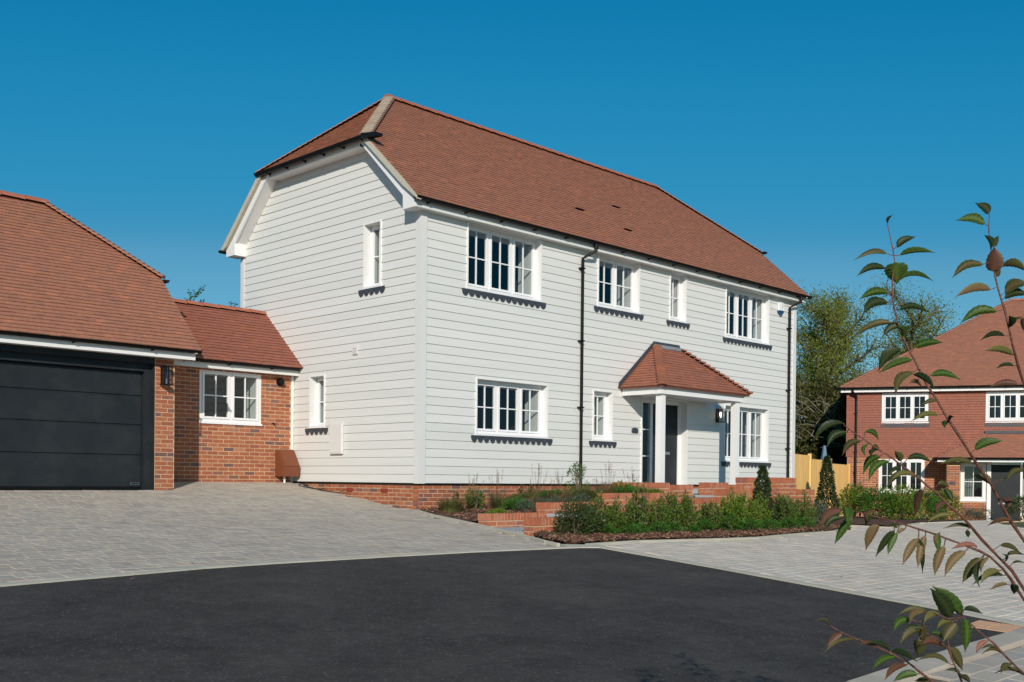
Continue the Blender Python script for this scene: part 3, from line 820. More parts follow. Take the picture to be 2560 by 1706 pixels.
# entrance: frame, side light and dark door
D = MB(); n0, n1 = -.17, -.25
D.fbox(TF_, 6.53, 6.62, n0, n1, -.03, 1.955); D.fbox(TF_, 7.10, 7.18, n0, n1, -.03, 1.955); D.fbox(TF_, 8.175, 8.255, n0, n1, -.03, 1.955)
D.fbox(TF_, 6.62, 7.10, n0, n1, 1.875, 1.955); D.fbox(TF_, 7.18, 8.175, n0, n1, 1.875, 1.955); D.fbox(TF_, 6.62, 7.10, n0, n1, -.03, .04)
df = D.build('door_frame', 'white', house)
RV = MB(); RV.fbox(TF_, 6.50, 6.53, .034, n1, -.05, 1.985); RV.fbox(TF_, 8.255, 8.285, .034, n1, -.05, 1.985); RV.fbox(TF_, 6.53, 8.255, .034, n1, 1.957, 1.985)
RV.build('reveal', 'white', df)
for j in range(3):
    for i in range(2):
        xa = 6.62 + (.48) * (0 if i == 0 else .38); xb = 6.62 + .48 * (.38 if i == 0 else 1)
        za = .04 + 1.835 * j / 3; zb = .04 + 1.835 * (j + 1) / 3
        MB().face([TF_(xa + .001, -.2, za + .001), TF_(xb - .001, -.2, za + .001), TF_(xb - .001, -.2, zb - .001), TF_(xa + .001, -.2, zb - .001)]).build('pane', 'glass', df, fix=False)
MB().fbox(TF_, 6.62 + .18, 6.62 + .205, -.185, -.215, .04, 1.875).build('glazing_bar', 'upvc', df)
for j in (1, 2): MB().fbox(TF_, 6.62, 6.80, -.1855, -.2145, .04 + 1.835 * j / 3 - .012, .04 + 1.835 * j / 3 + .012).fbox(TF_, 6.825, 7.10, -.1855, -.2145, .04 + 1.835 * j / 3 - .012, .04 + 1.835 * j / 3 + .012).build('glazing_bar', 'upvc', df)
dr = MB().fbox(TF_, 7.182, 8.173, -.195, -.24, -.02, 1.873).build('door', 'door', house, label='dark grey front door with a steel letter plate')
MB().fbox(TF_, 7.50, 7.88, -.187, -.196, .70, .765).build('letter_plate', 'steel', dr)
MB().tube([TF_(7.68, -.197, 1.5), TF_(7.68, -.185, 1.5)], .012, 8).build('spy_hole', 'steel', dr)
MB().tube([TF_(7.26, -.195, .95), TF_(7.26, -.14, .95), TF_(7.36, -.14, .95)], .011, 8).build('handle', 'steel', dr)
MB().fbox(TF_, 6.50, 8.29, .02, -.25, -.09, -.052).build('threshold', 'slab', df)
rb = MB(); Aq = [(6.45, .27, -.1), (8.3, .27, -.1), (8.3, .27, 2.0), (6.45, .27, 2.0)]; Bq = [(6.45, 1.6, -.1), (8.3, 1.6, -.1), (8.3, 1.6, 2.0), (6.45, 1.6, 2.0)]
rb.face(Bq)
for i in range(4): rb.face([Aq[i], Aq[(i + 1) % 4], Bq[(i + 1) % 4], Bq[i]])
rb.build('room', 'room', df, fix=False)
# roof -------------------------------------------------------------
RY, RZ = HW / 2, 8.17
S = .9028
def fz(y): return RZ - S * (RY - y)
XL, XR = -.36, 13.36
HZ = 6.50; HYf = RY - (RZ - HZ) / S
RXL, RXR = 1.70, 10.90
kick = [(-.34, 5.085), (.10, fz(.10))]
vdir = V((0, RY - .10, RZ - fz(.10))); vlen = vdir.length; vdir.normalize()
def span_upper(v):
    z = fz(.10) + vdir.z * v
    if z < HZ: return XL, XR
    f = (z - HZ) / (RZ - HZ); return XL + (RXL - XL) * f, XR + (RXR - XR) * f
vents = [(5.20, .72, 6.07), (7.17, 1.30, 6.60), (6.53, .42, 5.80)]
vh = []
for (x, y, z) in vents:
    vv = (z - fz(.10)) / vdir.z; vh.append((x - .17, x + .17, vv - .05, vv + .05))
kv = V((0, .44, fz(.10) - 5.085)); kl = kv.length
roofp = MB()
deck(house, [(XL + .04, -.30, 5.085 + .02), (XR - .04, -.30, 5.105), (XR - .04, .10, fz(.10)), (XL + .04, .10, fz(.10))], (0, -.7, .7))
nf = V((0, -S, 1)).normalized()
deck(house, [(XL + .04, .10, fz(.10)), (XR - .04, .10, fz(.10)), (XR - .04, HYf, HZ), (RXR, RY, RZ), (RXL, RY, RZ), (XL + .04, HYf, HZ)], nf)
v0_ = V((0, -.34, fz(-.34))); vfull = V((0, RY + .34, RZ - fz(-.34))); extra = (V((0, .10, fz(.10))) - v0_).length
items = tile_items(v0_, (1, 0, 0), vfull, lambda v: span_upper(v - extra) if v > extra else (XL, XR), vfull.length, holes=[(h[0], h[1], h[2] + extra, h[3] + extra) for h in vh])
items = [m for m in items]
# rear slope and the two half hips
rb_ = V((0, -(HW / 2 + .34), RZ - 5.09))
def span_rear(v):
    z = 5.09 + rb_.normalized().z * v
    if z < HZ: return -XR, -XL
    f = (z - HZ) / (RZ - HZ); return -(XR + (RXR - XR) * f), -(XL + (RXL - XL) * f)
items2 = tile_items((0, HW + .34, 5.09), (-1, 0, 0), rb_, span_rear, rb_.length)
deck(house, [(XL + .04, HW + .30, 5.12), (XR - .04, HW + .30, 5.12), (XR - .04, HW - HYf, HZ), (RXR, RY, RZ), (RXL, RY, RZ), (XL + .04, HW - HYf, HZ)], (0, S, 1))
hv = V((RXL - XL, 0, RZ - HZ)); hl_ = hv.length
hs = lambda v: (-(HW - HYf) + (HW - HYf - RY) * v / hl_, -HYf - (RY - HYf) * v / hl_)
items3 = tile_items((XL - .02, 0, HZ), (0, -1, 0), hv, hs, hl_)
deck(house, [(XL, HYf, HZ), (RXL, RY, RZ), (XL, HW - HYf, HZ)], (-(RZ - HZ), 0, RXL - XL))
hv2 = V((RXR - XR, 0, RZ - HZ)); hl2 = hv2.length
items4 = tile_items((XR + .02, 0, HZ), (0, 1, 0), hv2, lambda v: (HYf + (RY - HYf) * v / hl2, HW - HYf - (HW - HYf - RY) * v / hl2), hl2)
deck(house, [(XR, HYf, HZ), (XR, HW - HYf, HZ), (RXR, RY, RZ)], ((RZ - HZ), 0, XR - RXR))
pieces(house, 'roof_tile', items + items2 + items3 + items4, TV, TF, 'tile', 300, 'roof_tile_rows')
for (x, y, z), h in zip(vents, vh):
    o0 = V((0, .10, fz(.10))) + vdir * h[2]; o1 = V((0, .10, fz(.10))) + vdir * (h[3])
    mbv = MB()
    a = V((h[0], 0, 0)) + o0; b = V((h[1], 0, 0)) + o0; c = V((h[1], 0, 0)) + o1; d = V((h[0], 0, 0)) + o1
    mbv.hexa([a, b, c, d, a + nf * .012, b + nf * .012, c + nf * .012, d + nf * .012])
    mbv.build('roof_vent', 'black', house)
    MB().hexa([d - vdir * .06 + nf * .045 , c - vdir * .06 + nf * .045, c, d, d - vdir * .06 + nf * .055, c - vdir * .06 + nf * .055, c + nf * .03, d + nf * .03]).build('vent_hood', 'tile', house)
cap_tiles(house, 'ridge_tile', (RXL - .12, RY, RZ - .02), (RXR + .12, RY, RZ - .02), 28, .125, (0, 1, 0), 'ridge', flat=.75)
cap_tiles(house, 'hip_tile', (XL - .02, HYf - .02, HZ - .01), (RXL - .05, RY - .02, RZ + .0), 22, .112, V((.66, -.75, 0)).normalized(), 'hip', flat=.30, gap=.066, grow=1.0, lift=.030)
cap_tiles(house, 'hip_bed', (XL - .02, HYf - .02, HZ - .01), (RXL - .05, RY - .02, RZ), 1, .118, V((.66, -.75, 0)).normalized(), 'tile', flat=.30, gap=0, lift=.0)
cap_tiles(house, 'hip_tile', (XL - .02, HW - HYf + .02, HZ - .01), (RXL - .05, RY + .02, RZ), 26, .12, V((.66, .75, 0)).normalized(), 'tile', flat=.35, gap=.0, lift=.012)
cap_tiles(house, 'hip_tile', (XR + .02, HYf - .02, HZ - .01), (RXR + .05, RY - .02, RZ), 26, .10, V((.66, .75, 0)).normalized(), 'tile', flat=.35, gap=.0, lift=.012)
# verges: mortar bed, barge board, soffit, eaves boxes
for sx, x0, x1 in ((-1, XL - .012, XL + .09), (1, XR - .09, XR - .02)):
    MB().prism([(x0, -.31, 5.05), (x0, -.31, 5.10), (x0, .10, fz(.10) + .004), (x0, HYf + .05, HZ + .045), (x0, HYf + .05, HZ - .09), (x0, .10, fz(.10) - .13)], (x1 - x0, 0, 0)).build('verge_mortar', 'gmortar', house)
    MB().prism([(x0, HW + .31, 5.05), (x0, HW + .31, 5.12), (x0, HW - HYf - .05, HZ + .045), (x0, HW - HYf - .05, HZ - .09), (x0, HW + .1, 5.15)], (x1 - x0, 0, 0)).build('verge_mortar', 'gmortar', house)
bx0, bx1 = -.30, -.27
def rk(y): return fz(y) - .125
lowr = lambda y: 4.99 + (y - .185) * 1.125
for s in (0, 1):
    f = (lambda y: y) if s == 0 else (lambda y: HW - y)
    MB().prism([(bx0, f(.165), 5.20), (bx0, f(-.02), rk(-.02)), (bx0, f(1.36), rk(1.36)), (bx0, f(1.53), 6.50)], (bx1 - bx0, 0, 0)).build('barge_board', 'white', house)
for s in (0, 1):
    f = (lambda y: y) if s == 0 else (lambda y: HW - y)
    MB().hexa([(-.268, f(.16), 5.215), (-.001, f(.16), 5.215), (-.001, f(1.56), 6.53), (-.268, f(1.56), 6.53), (-.268, f(.10), 5.235), (-.001, f(.10), 5.235), (-.001, f(1.50), 6.56), (-.268, f(1.50), 6.56)]).build('rake_soffit', 'white', house)
    MB().prism([(-.305, f(-.185), 4.95), (-.305, f(.165), 4.95), (-.305, f(.165), 5.36), (-.305, f(-.185), 5.11)], (.30, 0, 0)).build('eaves_box', 'white', house)
MB().box(-.30, -.27, 1.50, HW - 1.50, 6.375, 6.50).build('fascia', 'white', house)
MB().box(-.268, -.004, 1.52, HW - 1.52, 6.372, 6.39).build('soffit', 'white', house)
MB().box(XR - .06, XR - .03, 1.45, HW - 1.45, 6.38, 6.50).build('fascia', 'white', house)
MB().box(-.30, HL + .22, -.19, -.165, 4.952, 5.10).build('fascia', 'cream', house)
MB().box(-.003, HL + .2, -.164, -.002, 4.957, 4.975).build('soffit', 'cream', house)
MB().prism([(HL + .035, -.185, 4.95), (HL + .035, .2, 4.95), (HL + .035, .2, 5.2), (HL + .035, -.164, 5.1)], (.18, 0, 0)).build('eaves_box', 'white', house)
gutter(house, (-.36, -.265, 5.115), (HL + .34, -.265, 5.115), (0, -1, 0), .064, brackets=15)
gutter(house, (-.385, HYf - .14, 6.50), (-.385, HW - HYf + .05, 6.50), (-1, 0, 0), .064, brackets=6)
gutter(house, (XR + .03, HYf - .2, 6.50), (XR + .03, HW - HYf, 6.50), (1, 0, 0), .064)
gutter(house, (-.40, HW + .30, 5.10), (HL + .3, HW + .30, 5.10), (0, 1, 0), .064)
# the hip gutter returns a little way over the front slope
MB().hexa([(-.46, HYf - .42, 6.40), (-.30, HYf - .42, 6.40), (-.30, HYf + .02, 6.44), (-.46, HYf + .02, 6.44), (-.46, HYf - .42, 6.46), (-.27, HYf - .42, 6.46), (-.27, HYf + .02, 6.53), (-.46, HYf + .02, 6.53)]).build('gutter_return', 'black', house)
def downpipe(parent, x, ztop, zbot, dx, brs, y=-.075, gy=-.265, T=None, name='downpipe'):
    mb = MB(); r = .034
    pts = [(x + dx, gy, ztop), (x + dx, gy, ztop - .13), (x + dx * .5, (gy + y) / 2, ztop - .21), (x, y, ztop - .30), (x, y, zbot)]
    if T: pts = [T(p[0], -p[1], p[2]) for p in pts]
    mb.tube(pts, r, 10)
    P = mb.build(name, 'black', parent, smooth=False)
    for z in brs:
        c = V((x, y, z))
        MB().box(x - .085, x + .045, y - .045, y + .05, z - .012, z + .012).build('pipe_clip', 'black', P) if not T else None
    MB().tube([V(pts[0]) + V((0, 0, .02)), V(pts[0]) - V((0, 0, .09))], r * 1.3, 10).build('outlet', 'black', P)
downpipe(house, 4.385, 5.06, -.35, .21, (4.55, 3.02, 1.62, .18))
downpipe(house, 12.83, 5.06, -.35, .25, (4.2, 2.55, .98))

# ------------------------------------------------------------------ porch
porch = thing('porch', 'white porch on two square posts with a hipped red tiled canopy over the door', 'porch', (7.4, -.55, -.3))
px0, px1, py0 = 5.80, 9.02, -1.10
EZp = 2.115
MB().box(px0, px1, py0, py0 + .03, 1.955, 2.10).build('fascia', 'white', porch)
MB().box(px0, px0 + .03, py0 + .031, -.03, 1.955, 2.10).build('fascia', 'white', porch)
MB().box(px1 - .03, px1, py0 + .031, -.03, 1.955, 2.10).build('fascia', 'white', porch)
MB().box(px0 + .031, px1 - .031, py0 + .031, -.03, 1.985, 2.0).build('ceiling', 'white', porch)
for x in (5.875, 8.78): MB().box(x, x + .15, -1.05, -.90, -.30, 1.984).build('post', 'white', porch)
ex0, ex1, ey = 5.70, 9.14, -1.20
tx0, tx1, tz = 6.95, 7.85, 3.17
def hipz(): pass
Fd = V((0, -ey - .04, tz - EZp)); fl = Fd.length
pit = tile_items((0, ey, EZp), (1, 0, 0), Fd, lambda v: (ex0 + (tx0 - ex0) * v / fl, ex1 + (tx1 - ex1) * v / fl), fl, gauge=.098, thick=.026)
Ld = V((tx0 - ex0, 0, tz - EZp)); ll = Ld.length
pit += tile_items((ex0, 0, EZp), (0, -1, 0), Ld, lambda v: (.045, (-ey) + (.04 + ey) * v / ll), ll, gauge=.098, thick=.026)
Rd = V((tx1 - ex1, 0, tz - EZp)); rl = Rd.length
pit += tile_items((ex1, 0, EZp), (0, 1, 0), Rd, lambda v: (ey + (-.04 - ey) * v / rl, -.045), rl, gauge=.098, thick=.026)
pieces(porch, 'roof_tile', pit, TV, TF, 'tilep', 300, 'roof_tile_rows')
deck(porch, [(ex0, ey, EZp), (ex1, ey, EZp), (tx1, -.04, tz), (tx0, -.04, tz)], (0, -(tz - EZp), -ey), th=.03)
deck(porch, [(ex0, ey, EZp), (tx0, -.04, tz), (ex0, -.04, EZp)], (-(tz - EZp), 0, tx0 - ex0), th=.03)
deck(porch, [(ex1, ey, EZp), (ex1, -.04, EZp), (tx1, -.04, tz)], ((tz - EZp), 0, ex1 - tx1), th=.03)
cap_tiles(porch, 'bonnet_tile', (ex0 - .01, ey - .01, EZp + .005), (tx0, -.10, tz - .02), 15, .095, V((.68, -.72, 0)).normalized(), 'tilep', flat=.5, gap=.012, lift=.006, grow=1.22)
cap_tiles(porch, 'bonnet_tile', (ex1 + .01, ey - .01, EZp + .005), (tx1, -.10, tz - .02), 15, .095, V((.68, .72, 0)).normalized(), 'tilep', flat=.5, gap=.012, lift=.006, grow=1.22)
# lead flashings
MB().hexa([(tx0 - .10, -.15, tz - .06), (tx1 + .14, -.15, tz - .06), (tx1 + .06, -.03, tz + .03), (tx0 - .04, -.03, tz + .03), (tx0 - .10, -.15, tz - .035), (tx1 + .14, -.15, tz - .035), (tx1 + .06, -.03, tz + .055), (tx0 - .04, -.03, tz + .055)]).build('lead_flashing', 'leadl', porch)
MB().box(tx0 - .04, tx1 + .06, -.045, -.029, tz + .02, tz + .10).build('lead_flashing', 'lead', porch)
MB().prism([(ex0 - .05, -.05, EZp), (ex0 - .02, -.05, EZp + .13), (tx0 - .03, -.05, tz + .10), (tx0 - .0, -.05, tz + .02), (ex0 + .06, -.05, EZp)], (0, .018, 0)).build('lead_flashing', 'lead', porch)
MB().prism([(ex1 + .05, -.05, EZp), (ex1 + .02, -.05, EZp + .10), (tx1 + .03, -.05, tz + .08), (tx1 + .0, -.05, tz + .02), (ex1 - .06, -.05, EZp)], (0, .018, 0)).build('lead_flashing', 'lead', porch)

# small things fixed to the house
def lantern(loc, N, U, lit, label, h=.33, w=.16):
    c = V(loc); N = V(N); U = V(U)
    T = frame(c, U, N)
    root = thing('wall_lantern', label, 'lantern', loc, 'box lanterns on the walls')
    MB().fbox(T, -w / 2 + .02, w / 2 - .02, .014, .0, -h / 2, h / 2).build('back_plate', 'black', root)
    fr = MB(); a = w / 2
    for u in (-a, a - .014):
        for n in (.03, w + .02): fr.fbox(T, u, u + .014, n + .014, n, -h / 2, h / 2 - .002)
    fr.fbox(T, -a - .01, a + .01, w + .045, .0141, h / 2, h / 2 + .016); fr.fbox(T, -a - .01, a + .01, w + .045, .0141, -h / 2 - .018, -h / 2 - .002)
    fr.build('cage', 'black', root)
    for u in (-a + .005, a - .009): MB().fbox(T, u, u + .002, w + .02, .045, -h / 2, h / 2 - .003).build('glass_pane', 'lglass', root)
    MB().fbox(T, -a + .015, a - .015, w + .03, w + .028, -h / 2, h / 2 - .003).build('glass_pane', 'lglass', root)
    b = MB(); n_ = 8
    prof = [(.012, -.05), (.014, -.02), (.028, .02), (.030, .045), (.02, .075), (.004, .085)]
    b.tube([T(0, w / 2 + .02, z) for r, z in prof], [r for r, z in prof], n_)
    b.build('bulb', 'lit' if lit else 'glass', root, smooth=True)
    MB().tube([T(0, w / 2 + .02, -h / 2), T(0, w / 2 + .02, -.05)], .014, 8).build('bulb_holder', 'steel', root)
    return root
lantern((9.52, -.034, 1.70), (0, -1, 0), (1, 0, 0), True, 'black box lantern with a lit bulb on the white porch wall', h=.30, w=.15)
lantern((-3.50, 2.885, 1.86), (0, -1, 0), (1, 0, 0), False, 'black box lantern on the brick pier beside the garage door', h=.30, w=.15)
ab = thing('alarm_box', 'white burglar alarm box with a dark blue lens under the eaves', 'alarm box', (12.37, -.03, 4.55))
MB().prism([(12.27, -.03, 4.62), (12.47, -.03, 4.62), (12.47, -.03, 4.80), (12.44, -.03, 4.835), (12.30, -.03, 4.835), (12.27, -.03, 4.80)], (0, -.075, 0)).build('case', 'upvc', ab)
MB().prism([(12.265, -.03, 4.615), (12.30, -.03, 4.545), (12.37, -.03, 4.52), (12.44, -.03, 4.545), (12.475, -.03, 4.615)], (0, -.082, 0)).build('lens', 'blue', ab)
MB().prism([(12.38, -.1055, 4.80), (12.41, -.1055, 4.77), (12.42, -.1055, 4.73), (12.40, -.1055, 4.69), (12.405, -.1055, 4.73), (12.395, -.1055, 4.765)], (0, -.001, 0)).build('emblem', 'leadl', ab)
hn = thing('house_number_plaque', 'small dark slate house number plaque left of the front door', 'plaque', (6.26, -.035, 1.15))
K = [(6.145, 1.17), (6.155, 1.245), (6.20, 1.262), (6.26, 1.268), (6.32, 1.262), (6.368, 1.245), (6.375, 1.17), (6.37, 1.15), (6.18, 1.15)]
MB().prism([(a, -.03, b) for a, b in K], (0, -.014, 0)).build('slate', 'lead', hn)
for x in (6.158, 6.362): MB().tube([(x, -.040, 1.205), (x, -.048, 1.205)], .010, 8).build('screw', 'steel', hn)
mbx = thing('electric_meter_box', 'flat white electric meter box on the white gable wall', 'meter box', (-.03, 2.48, .55))
MB().box(-.075, -.028, 2.285, 2.68, .555, 1.165).build('casing', 'boxw', mbx)
MB().box(-.083, -.0755, 2.30, 2.665, .575, 1.145).build('box_door', 'boxw', mbx)
vt = thing('wall_vent', 'small white louvred vent on the gable wall', 'vent', (-.03, 1.925, 2.48))
MB().box(-.04, -.024, 1.845, 2.0, 2.485, 2.65).build('vent_frame', 'boxw', vt)
for i in range(4): MB().hexa([(-.052, 1.86, 2.50 + i * .036), (-.052, 1.985, 2.50 + i * .036), (-.041, 1.985, 2.512 + i * .036), (-.041, 1.86, 2.512 + i * .036), (-.050, 1.86, 2.506 + i * .036), (-.050, 1.985, 2.506 + i * .036), (-.041, 1.985, 2.522 + i * .036), (-.041, 1.86, 2.522 + i * .036)]).build('louvre', 'boxw', vt)
gm = thing('gas_meter_box', 'brown plastic gas meter box with a sloping lid in the corner by the link wall', 'meter box', (-.22, 3.85, .06))
MB().prism([(-.47, 4.03, .10), (-.47, 3.74, .10), (-.47, 3.72, .30), (-.47, 3.94, .645), (-.47, 4.03, .655)], (.40, 0, 0)).build('casing', 'gasbox', gm)
MB().prism([(-.435, 3.712, .315), (-.435, 3.932, .655), (-.435, 3.942, .650), (-.435, 3.724, .310)], (.345, 0, 0)).build('lid', 'gasbox', gm)
MB().tube([(-.355, 3.86, .10), (-.35, 3.86, -.06)], .022, 8).build('supply_pipe', 'white', gm)
cb = MB()
pts = [(-.06, 2.9, 0)] + [(-.22 - .14 * math.sin(t_), 3.0 + .28 * t_ / 3 - .22 * math.cos(t_), 0) for t_ in [i * .35 for i in range(19)]] + [(-.3, 2.6, 0), (-.12, 2.3, .0), (-.05, 2.2, .06)]
cb.tube([(x, y, terr(x, y) + .018 + z) for x, y, z in pts], .008, 6)
cb.build('cable', 'black', label='thin black cable lying in a loop on the driveway by the gable', cat='cable', smooth=True)
# ------------------------------------------------------------------ link building between garage and house
link = thing('link_building', 'low red brick link with a white window between the garage and the white house', 'outbuilding', (-1.5, 5, -.1))
LY = 4.05
TL = frame((0, LY, 0), (1, 0, 0), (0, -1, 0))
lh = [(-2.165, -.80, 1.13, 2.19)]
wall_panel(link, TL, -3.3, -.04, -.3, 2.30, lh, .2, 'mortar')
MB().box(-.085, -.03, LY - .02, LY + .03, -.15, 2.2).build('cover_strip', 'white', link)
it = brick_items(TL, (1, 0, 0), (0, -1, 0), -3.2, -.09, -.20, 2.26, holes=lh, gz=.0785, gl=.235, zlow=lambda u: terr(u, LY - .05) - .02)
pieces(link, 'brick', it, UNIT, UF, 'brick', 300, 'brick_rows')
window(link, TL, -2.165, -.80, 1.13, 2.19, 2, recess=.005, reveal=False, apron=False, room=1.5)
MB().box(-3.2, 0, LY + .2, 6.2, -.2, 2.3).build('rear_core', 'room', link) if False else None
MB().fbox(TL, -1.22, -.99, .004, -.0, -.045, .02).build('air_brick', 'airbrick', link)
lw0 = V((0, 3.74, 2.335)); lr = V((0, 5.18, 3.60))
lv = lr - lw0
MB().box(-3.2, 0, 6.4, 6.5, -.3, 2.35).build('rear_wall', 'mortar', link)
pieces(link, 'roof_tile', tile_items((0, 3.72, 2.325), (1, 0, 0), lv, lambda v: (-3.3, -.015), lv.length, gauge=.1) +
       tile_items((0, 6.64, 2.33), (-1, 0, 0), (0, 5.18 - 6.64, 3.60 - 2.33), lambda v: (.015, 3.3), V((0, 1.46, 1.27)).length, gauge=.1), TV, TF, 'tiled', 300, 'roof_tile_rows')
deck(link, [(-3.3, 3.74, 2.335), (-.015, 3.74, 2.335), (-.015, 5.18, 3.6), (-3.3, 5.18, 3.6)], V((0, -lv.z, lv.y)))
deck(link, [(-3.3, 6.62, 2.335), (-.015, 6.62, 2.335), (-.015, 5.18, 3.6), (-3.3, 5.18, 3.6)], V((0, lv.z, lv.y)))
cap_tiles(link, 'ridge_tile', (-3.0, 5.18, 3.585), (-.04, 5.18, 3.585), 8, .115, (0, 1, 0), 'ridge', flat=.7)
MB().box(-3.28, -.02, 3.86, 3.885, 2.185, 2.31).build('fascia', 'cream', link)
MB().box(-3.28, -.02, 3.886, LY - .012, 2.195, 2.21).build('soffit', 'cream', link)
gutter(link, (-2.95, 3.80, 2.335), (-.06, 3.80, 2.335), (0, -1, 0), .056, brackets=3)
vv = thing('flue_outlet', 'round black flue outlet high on the link brickwork', 'vent', (-.36, LY - .01, 2.03))
mb = MB()
for r_, y_ in ((.085, .0), (.085, -.025), (.065, -.03), (.065, -.05)): pass
mb.tube([(-.36, LY - .006, 2.045), (-.36, LY - .04, 2.045)], .088, 18); mb.build('flange', 'black', vv)
MB().tube([(-.36, LY - .041, 2.045), (-.36, LY - .10, 2.045)], [.062, .058], 16).build('pipe', 'black', vv)
ov = MB().tube([(-.52, LY - .004, 1.19), (-.52, LY - .07, 1.17)], .016, 8)
ov.build('overflow_pipe', 'black', label='tiny black overflow pipe stub poking out of the link wall', cat='pipe')

# ------------------------------------------------------------------ garage
gar = thing('garage', 'garage with a dark sectional door, brick pier and brown tiled half hipped roof', 'garage', (-6.5, 5.5, -.15))
GY = 2.9
TGa = frame((0, GY, 0), (1, 0, 0), (0, -1, 0))
MB().box(-3.66, -3.285, GY + .001, GY + .30, -.35, 2.25).box(-3.45, -3.286, GY + .30, 7.9, -.35, 2.25).box(-9.4, -3.66, GY + .02, GY + .3, 2.101, 2.25).box(-9.4, -3.66, 7.7, 7.9, -.35, 2.25).box(-9.6, -9.4, GY, 7.9, -.35, 2.25).build('wall', 'mortar', gar)
it = brick_items(TGa, (1, 0, 0), (0, -1, 0), -3.655, -3.29, -.20, 2.2, gz=.0785, gl=.235, start=-3.655)
TGr = frame((-3.287, 0, 0), (0, 1, 0), (1, 0, 0))
it += brick_items(TGr, (0, 1, 0), (1, 0, 0), GY + .005, LY, -.20, 2.2, gz=.0785, gl=.235, start=GY)
pieces(gar, 'brick', it, UNIT, UF, 'brick', 300, 'brick_rows')
MB().box(-3.80, -3.661, GY + .10, GY + .28, -.2, 2.10).box(-9.2, -3.801, GY + .10, GY + .28, 1.925, 2.10).box(-9.4, -3.662, GY - .004, GY + .018, 2.06, 2.24).box(-3.676, -3.6605, GY - .004, GY + .099, -.2, 2.059).build('door_surround', 'door', gar)
DG = .14
gd = MB().box(-9.1, -3.81, GY + DG + .075, GY + DG + .11, -.135, 1.92)
door = gd.build('garage_door', 'door', gar)
seam = [-.125, .443, .975, 1.488, 1.92]
for i in range(4):
    z0, z1 = seam[i] + .007, seam[i + 1] - .007
    MB().hexa([(-9.1, GY + DG + .055, z0 + .01), (-3.812, GY + DG + .055, z0 + .01), (-3.812, GY + DG + .074, z0), (-9.1, GY + DG + .074, z0), (-9.1, GY + DG + .055, z1 - .01), (-3.812, GY + DG + .055, z1 - .01), (-3.812, GY + DG + .074, z1), (-9.1, GY + DG + .074, z1)]).build('door_panel', 'door', door)
MB().box(-9.1, -3.812, GY + DG + .05, GY + DG + .073, -.15, -.117).build('rubber_seal', 'black', door)
bd = MB()
bx_, by_ = -4.005, -3.845
for a in ((bx_, by_, -.042, -.036), (bx_, by_, -.078, -.072), (bx_, bx_ + .008, -.072, -.042), (by_ - .008, by_, -.072, -.042)): bd.box(a[0], a[1], GY + DG + .048, GY + DG + .0545, a[2], a[3])
bd.build('badge', 'steel', door)
e0 = V((0, 2.50, 2.315)); rg = V((0, 5.45, 5.16)); sv = rg - e0; sl = sv.length
GX1, GHZ = -2.98, 3.80; GRX = -4.66
def gsp(v):
    z = e0.z + sv.normalized().z * v
    if z < GHZ: return -10.2, GX1
    f = (z - GHZ) / (rg.z - GHZ); return -10.2, GX1 + (GRX - GX1) * f
gt = tile_items((0, e0.y, e0.z), (1, 0, 0), sv, gsp, sl)
gt += tile_items((0, 8.4, e0.z), (-1, 0, 0), (0, -2.95, sv.z), lambda v: tuple(-q for q in reversed(gsp(v))), sl)
gh = (GHZ - e0.z) / sv.z * sv.y + e0.y
hvv = V((GRX - GX1, 0, rg.z - GHZ)); hll = hvv.length
gt += tile_items((GX1 + .02, 0, GHZ), (0, 1, 0), hvv, lambda v: (gh + (rg.y - gh) * v / hll, (10.9 - gh) - (10.9 - gh - rg.y) * v / hll), hll)
pieces(gar, 'roof_tile', gt, TV, TF, 'tile', 300, 'roof_tile_rows')
deck(gar, [(-10.2, e0.y + .04, e0.z + .02), (GX1 - .03, e0.y + .04, e0.z + .02), (GX1 - .03, gh, GHZ), (GRX, rg.y, rg.z), (-10.2, rg.y, rg.z)], V((0, -sv.z, sv.y)))
deck(gar, [(-10.2, 8.36, e0.z + .02), (GX1 - .03, 8.36, e0.z + .02), (GX1 - .03, 10.9 - gh, GHZ), (GRX, rg.y, rg.z), (-10.2, rg.y, rg.z)], V((0, sv.z, sv.y)))
deck(gar, [(GX1, gh, GHZ), (GX1, 10.9 - gh, GHZ), (GRX, rg.y, rg.z)], V((-(hvv.z), 0, hvv.x)) * -1)
cap_tiles(gar, 'ridge_tile', (-8.8, rg.y, rg.z - .02), (GRX + .12, rg.y, rg.z - .02), 10, .135, (0, 1, 0), 'ridge', flat=.72)
hp0, hp1 = V((GX1 + .02, gh - .02, GHZ)), V((GRX + .02, rg.y - .02, rg.z))
cap_tiles(gar, 'hip_tile', hp0, hp1, 24, .12, V((hp1.y - hp0.y, -(hp1.x - hp0.x), 0)).normalized(), 'tile', flat=.45, gap=0, lift=.012, grow=1.06)
MB().prism([(GX1 - .10, 2.56, 2.27), (GX1 - .10, 2.56, 2.35), (GX1 - .10, gh, GHZ - .01), (GX1 - .10, gh, GHZ - .12), (GX1 - .10, 2.62, 2.27)], (.06, 0, 0)).build('verge_mortar', 'gmortar', gar)
MB().prism([(GX1 - .13, 2.70, 2.16), (GX1 - .13, 2.70, 2.40), (GX1 - .13, gh + .1, GHZ - .08), (GX1 - .13, gh + .25, GHZ - .16), (GX1 - .13, 2.95, 2.18)], (.025, 0, 0)).build('barge_board', 'white', gar)
MB().box(-10.1, GX1 - .03, 2.66, 2.69, 2.165, 2.295).build('fascia', 'white', gar)
MB().box(-10.1, GX1 - .14, 2.691, 2.89, 2.17, 2.185).build('soffit', 'white', gar)
